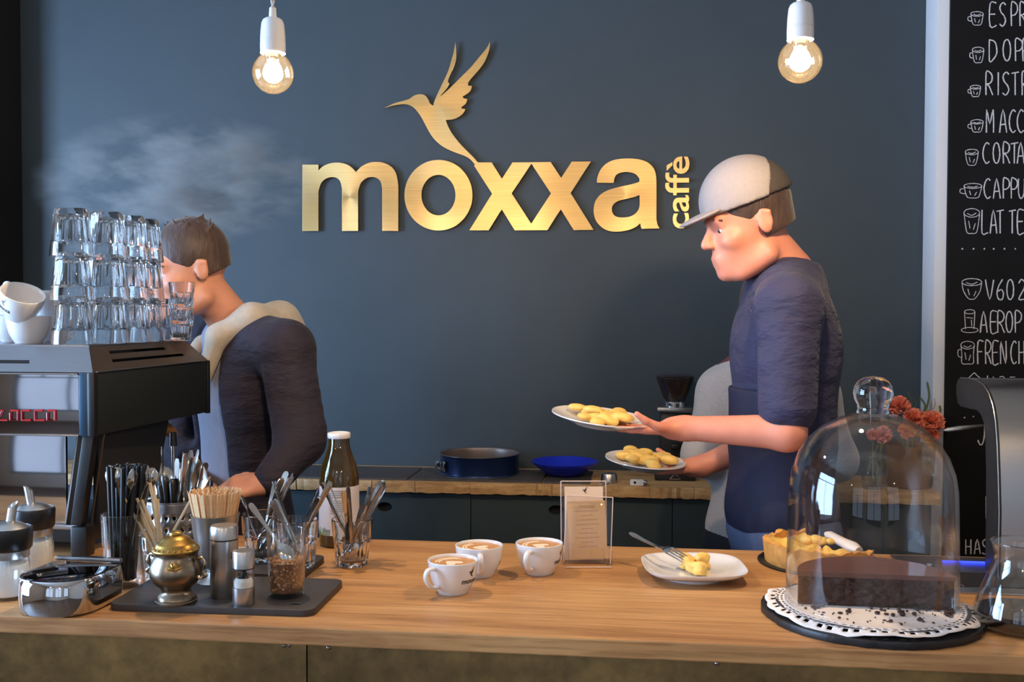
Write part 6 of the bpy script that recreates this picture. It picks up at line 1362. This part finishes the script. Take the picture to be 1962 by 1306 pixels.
def hair(name, c, H, m, par, org, extra=(), low=-0.055, seed=3, tufts=40, face_cut=0.070):
    f, l, u = H; rm = RM(f, l, u); P = lambda a, b, d: tuple(c+f*a+l*b+u*d); rg = random.Random(seed)
    pr = [('e', P(-0.016, 0, 0.042), (0.101, 0.081, 0.099), rm, 0.015), ('e', P(-0.045, 0, -0.02), (0.066, 0.072, 0.070), rm, 0.02)]
    for k in range(tufts):
        a = rg.uniform(-2.6, 2.6); r = rg.uniform(0.2, 1.0); b0 = c+u*(0.118-0.03*r*r)+f*(0.075*r*math.cos(a)-0.012)+l*(0.062*r*math.sin(a)); pr.append(('c', tuple(b0-u*0.01), tuple(b0+u*rg.uniform(0.012, 0.034)-f*rg.uniform(-0.01, 0.04)+l*rg.uniform(-.025, .025)), 0.009, 0.002, 0.004))
    pr += list(extra)
    pr += [('-e', P(0.108, 0, -0.035), (face_cut, 0.10, 0.098), rm, 0.012), ('-e', P(0.0, 0.088, -0.02), (0.034, 0.022, 0.036), rm, 0.006), ('-e', P(0.0, -0.088, -0.02), (0.034, 0.022, 0.036), rm, 0.006)]
    return sdf_obj(name, pr, 0.0045, m, par, cuts=[(P(0, 0, low), tuple(-u-f*0.25))], org=org)
hair('hair', J1['head'], H1, M['hairbrown'], p1, o1, low=-0.035, tufts=70)

# --- waiter in the grey cap
J2 = dict(neck=aty(1506, 520, 2.58), ls=aty(1512, 590, 2.40), rs=aty(1490, 580, 2.76), hip=aty(1500, 975, 2.60), le=aty(1508, 828, 2.34), lw=aty(1312, 820, 2.40), re=aty(1450, 850, 2.80), rw=aty(1345, 893, 2.76), head=aty(1432, 425, 2.53))
p2c = aty(1152, 806, 2.44); p3c = aty(1236, 888, 2.72)
p2, o2, F2, H2 = person('waiter in navy t-shirt and light grey cap carrying two plates to the left', J2, (-0.97, -0.22, 0), (-0.93, -0.22, -0.26), M['skinB'],
    [((J2['lw'], (p2c+V3(0.02, 0, -0.018))-J2['lw'], (0, 0, 1), -1), dict(curl=(0.02, 0.05, 0.05), thumb_curl=0.5, thumb_out=0.9)), ((J2['rw'], (p3c+V3(0.02, 0, -0.018))-J2['rw'], (0, 0, 1), 1), dict(curl=(0.02, 0.05, 0.05), thumb_curl=0.5, thumb_out=0.9))])
f, l, u = F2
ts = torso(J2, f, 0.016, 0.05, 1.0)+[cap_(J2['ls'], J2['ls'].lerp(J2['le'], 0.80), 0.070, 0.064, 0.03), cap_(J2['rs'], J2['rs'].lerp(J2['re'], 0.80), 0.070, 0.064, 0.03)]
ts += [('-c', tuple(J2['neck']+V3(0, 0, 0.03)), tuple(J2['neck']+V3(0, 0, 0.15)+f*0.03), 0.068, 0.08, 0.012)]
sdf_obj('t_shirt', ts, 0.0065, M['navy'], p2, cuts=[(tuple(J2['hip']-dn*0.06), (0, 0, -1))], org=o2, sm_it=2)
ap = torso(J2, f, 0.026)[:3]
sdf_obj('apron', ap, 0.008, M['apron'], p2, cuts=[(tuple(J2['hip']-f*0.02), tuple(-f)), (tuple(J2['hip']+dn*0.30), (0, 0, 1)), (tuple(J2['hip']-dn*0.09), (0, 0, -1))], org=o2)
sdf_obj('jeans', legs(J2, f, l, 0.016, False)+[('e', tuple(J2['hip']-dn*0.05), (0.132, 0.172, 0.11), RM(f, l, V3(0, 0, 1)), 0.03)], 0.010, M['jeans'], p2, org=o2)
hair('hair', J2['head'], H2, M['hairbrown'], p2, o2, low=-0.05, tufts=0)
hf_, hl_, hu_ = H2; c = J2['head']; rm = RM(*H2)
Pc = lambda a, b, d: tuple(c+hf_*a+hl_*b+hu_*d)
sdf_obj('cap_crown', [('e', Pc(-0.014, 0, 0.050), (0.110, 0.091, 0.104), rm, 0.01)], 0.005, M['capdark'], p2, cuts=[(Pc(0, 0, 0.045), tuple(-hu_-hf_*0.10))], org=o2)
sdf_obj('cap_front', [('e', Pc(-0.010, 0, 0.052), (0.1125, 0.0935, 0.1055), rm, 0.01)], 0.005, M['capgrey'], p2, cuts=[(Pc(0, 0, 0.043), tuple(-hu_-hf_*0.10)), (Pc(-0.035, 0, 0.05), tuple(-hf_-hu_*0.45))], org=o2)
sdf_obj('cap_brim', [('e', Pc(0.100, 0, 0.040), (0.062, 0.068, 0.008), RM((hf_-hu_*0.18).normalized(), hl_, (hu_+hf_*0.18).normalized()), 0.01)], 0.004, M['capgrey'], p2, org=o2)

# --- third person behind, in a grey sweater
J3 = dict(neck=aty(1470, 695, 3.08), ls=aty(1385, 752, 3.08), rs=aty(1558, 758, 3.08), hip=aty(1466, 1010, 3.11), le=aty(1348, 872, 3.04), lw=aty(1400, 905, 3.24), re=aty(1600, 880, 3.04), rw=aty(1530, 905, 3.24), head=aty(1470, 605, 3.12))
p3, o3, F3, H3 = person('person in light grey sweater with burgundy collar standing behind the waiter, turned away', J3, (0, 1, 0), (-0.1, 0.97, -0.3), M['skinA'],
    [((J3['lw'], (0.2, 0.8, -0.3), (0.1, 0, -1), -1), dict(curl=(0.4, 0.5, 0.3))), ((J3['rw'], (-0.2, 0.8, -0.3), (0.1, 0, -1), 1), dict(curl=(0.4, 0.5, 0.3)))], h=0.007)
f, l, u = F3
sdf_obj('sweater', torso(J3, f, 0.016)+arm(J3['ls'], J3['le'], J3['lw'], 0.020, 0.03, (0, 0.9))+arm(J3['rs'], J3['re'], J3['rw'], 0.020, 0.03, (0, 0.9))+[('-c', tuple(J3['neck']+dn*0.03), tuple(J3['neck']+dn*0.15), 0.065, 0.08, 0.01)], 0.008, M['sweater'], p3, cuts=[(tuple(J3['hip']-dn*0.13), (0, 0, -1))], org=o3, sm_it=2)
sdf_obj('collar', [cap_(J3['neck']-dn*0.01, J3['ls'].lerp(J3['neck'], 0.12)+dn*0.022, 0.070, 0.060, 0.02), cap_(J3['neck']-dn*0.01, J3['rs'].lerp(J3['neck'], 0.12)+dn*0.022, 0.070, 0.060, 0.02), cap_(J3['neck']+l*0.075-dn*0.015, J3['neck']-f*0.07-dn*0.02, 0.042, 0.042, 0.02), cap_(J3['neck']-l*0.075-dn*0.015, J3['neck']-f*0.07-dn*0.02, 0.042, 0.042, 0.02), cap_(J3['neck']+l*0.075-dn*0.015, J3['neck']+f*0.07-dn*0.04, 0.04, 0.04, 0.02), cap_(J3['neck']-l*0.075-dn*0.015, J3['neck']+f*0.07-dn*0.04, 0.04, 0.04, 0.02)], 0.008, M['burgundy'], p3, org=o3)
sdf_obj('trousers', legs(J3, f, l, 0.014, False)+[('e', tuple(J3['hip']-dn*0.04), (0.125, 0.165, 0.11), RM(f, l, u), 0.03)], 0.011, M['trousers'], p3, org=o3)
hair('hair', J3['head'], H3, M['hairbrown'], p3, o3, low=-0.09, tufts=10, extra=[('e', tuple(J3['head']-H3[0]*0.10+H3[2]*0.03), (0.045, 0.045, 0.045), None, 0.02)])

# --- the two plates the waiter carries
def served(label, c, r, rot, seed, flab):
    t = thing('dinner_plate', label, 'plate', c, 0, 'plates carried by the waiter', rot)
    MB().lathe([(0, -0.010), (r*0.55, -0.010), (r*0.6, -0.006), (r*0.85, 0.004), (r, 0.010), (r*0.995, 0.0125), (r*0.84, 0.0075), (r*0.6, -0.002), (0, -0.004)], 56).build('dish', M['porcelain'], t, ang=60)
    rg = random.Random(seed); pr = []
    for k in range(22):
        a = rg.uniform(0, 6.28); q = r*0.62*math.sqrt(rg.random()); pr.append(('e', (q*math.cos(a), q*math.sin(a), 0.008+rg.uniform(0, 0.016)), (rg.uniform(0.014, 0.026), rg.uniform(0.012, 0.02), rg.uniform(0.008, 0.013)), None, 0.004))
    o = sdf_obj('pastry', pr, 0.0035, M['pie'], None, noise_amp=0.0012, noise_s=120); o.location = c; o.rotation_euler = rot; tag(o, flab, 'pastry')
served('white plate with yellow pastry held out high in front of the waiter', p2c, 0.118, (R(4), R(7), 0), 4, 'yellow pastry heap on the higher plate carried by the waiter')
served('white plate with yellow pastry held lower behind the other plate', p3c, 0.105, (R(4), R(5), 0), 6, 'yellow pastry heap on the lower plate carried by the waiter')

# ------------------------------------------------------------------ steam above the espresso machine
def steam():
    m = bpy.data.materials.new('steam'); m.use_nodes = True; nt = m.node_tree; nt.nodes.clear()
    out = N(nt, 'ShaderNodeOutputMaterial'); vs = N(nt, 'ShaderNodeVolumeScatter'); vs.inputs['Color'].default_value = (1, 1, 1, 1); vs.inputs['Anisotropy'].default_value = 0.2
    tc = N(nt, 'ShaderNodeTexCoord')
    mp = N(nt, 'ShaderNodeMapping'); mp.inputs['Rotation'].default_value = (0, R(35), 0); mp.inputs['Scale'].default_value = (1.0, 1.0, 2.2); L(nt, tc.outputs['Object'], mp.inputs[0])
    n1 = noise(nt, mp.outputs[0], 5.5, 5, 0.6)
    ln = N(nt, 'ShaderNodeVectorMath', operation='LENGTH'); sc = N(nt, 'ShaderNodeVectorMath', operation='MULTIPLY'); sc.inputs[1].default_value = (1/0.46, 1/0.13, 1/0.21); L(nt, tc.outputs['Object'], sc.inputs[0]); L(nt, sc.outputs[0], ln.inputs[0])
    fall = N(nt, 'ShaderNodeMapRange'); fall.inputs['From Min'].default_value = 1.0; fall.inputs['From Max'].default_value = 0.15; L(nt, ln.outputs['Value'], fall.inputs['Value'])
    th = N(nt, 'ShaderNodeMapRange'); th.inputs['From Min'].default_value = 0.44; th.inputs['From Max'].default_value = 0.74; L(nt, n1, th.inputs['Value'])
    mu = N(nt, 'ShaderNodeMath', operation='MULTIPLY'); L(nt, fall.outputs[0], mu.inputs[0]); L(nt, th.outputs[0], mu.inputs[1])
    mu2 = N(nt, 'ShaderNodeMath', operation='MULTIPLY'); mu2.inputs[1].default_value = STEAM; L(nt, mu.outputs[0], mu2.inputs[0]); L(nt, mu2.outputs[0], vs.inputs['Density']); L(nt, vs.outputs[0], out.inputs['Volume'])
    c = aty(335, 348, 2.95)
    return tag(MB().ball((0, 0, 0), (0.46, 0.13, 0.21), 24, 14).build('steam_cloud', m, None, loc=c), 'wisp of white steam drifting above the espresso machine', 'steam', kind='stuff')
STEAM = 26.0
steam()
# ------------------------------------------------------------------ single out repeated pieces by their place from the left
ORD = ['leftmost', 'second from left', 'third from left', 'fourth from left', 'fifth from left', 'sixth from left', 'seventh from left', 'eighth from left', 'ninth from left', 'tenth from left', 'eleventh from left', 'twelfth from left', 'thirteenth from left', 'fourteenth from left', 'fifteenth from left']
bpy.context.view_layer.update()
_by = {}
for _o in COL.objects:
    if _o.parent is None and _o.get('group') and _o.get('label') and ('cutlery in' in _o['group'] or _o['group'] in ('long spoons among the black straws', 'paper straws in the thin glass', 'black handled knives in the holder')):
        _by.setdefault((_o['group'], _o['label']), []).append(_o)
for (_g, _l), _os in _by.items():
    if len(_os) < 2 or len(_os) > 15: continue
    def _tipx(o): 
        c = [o.matrix_world @ Vector(b) for b in o.bound_box]; t = max(c, key=lambda v: v.z); return t.x/t.y
    _os.sort(key=_tipx)
    for _k, _o in enumerate(_os): _o['label'] = _l+', '+(ORD[_k] if _k < len(_os)-1 else 'rightmost')
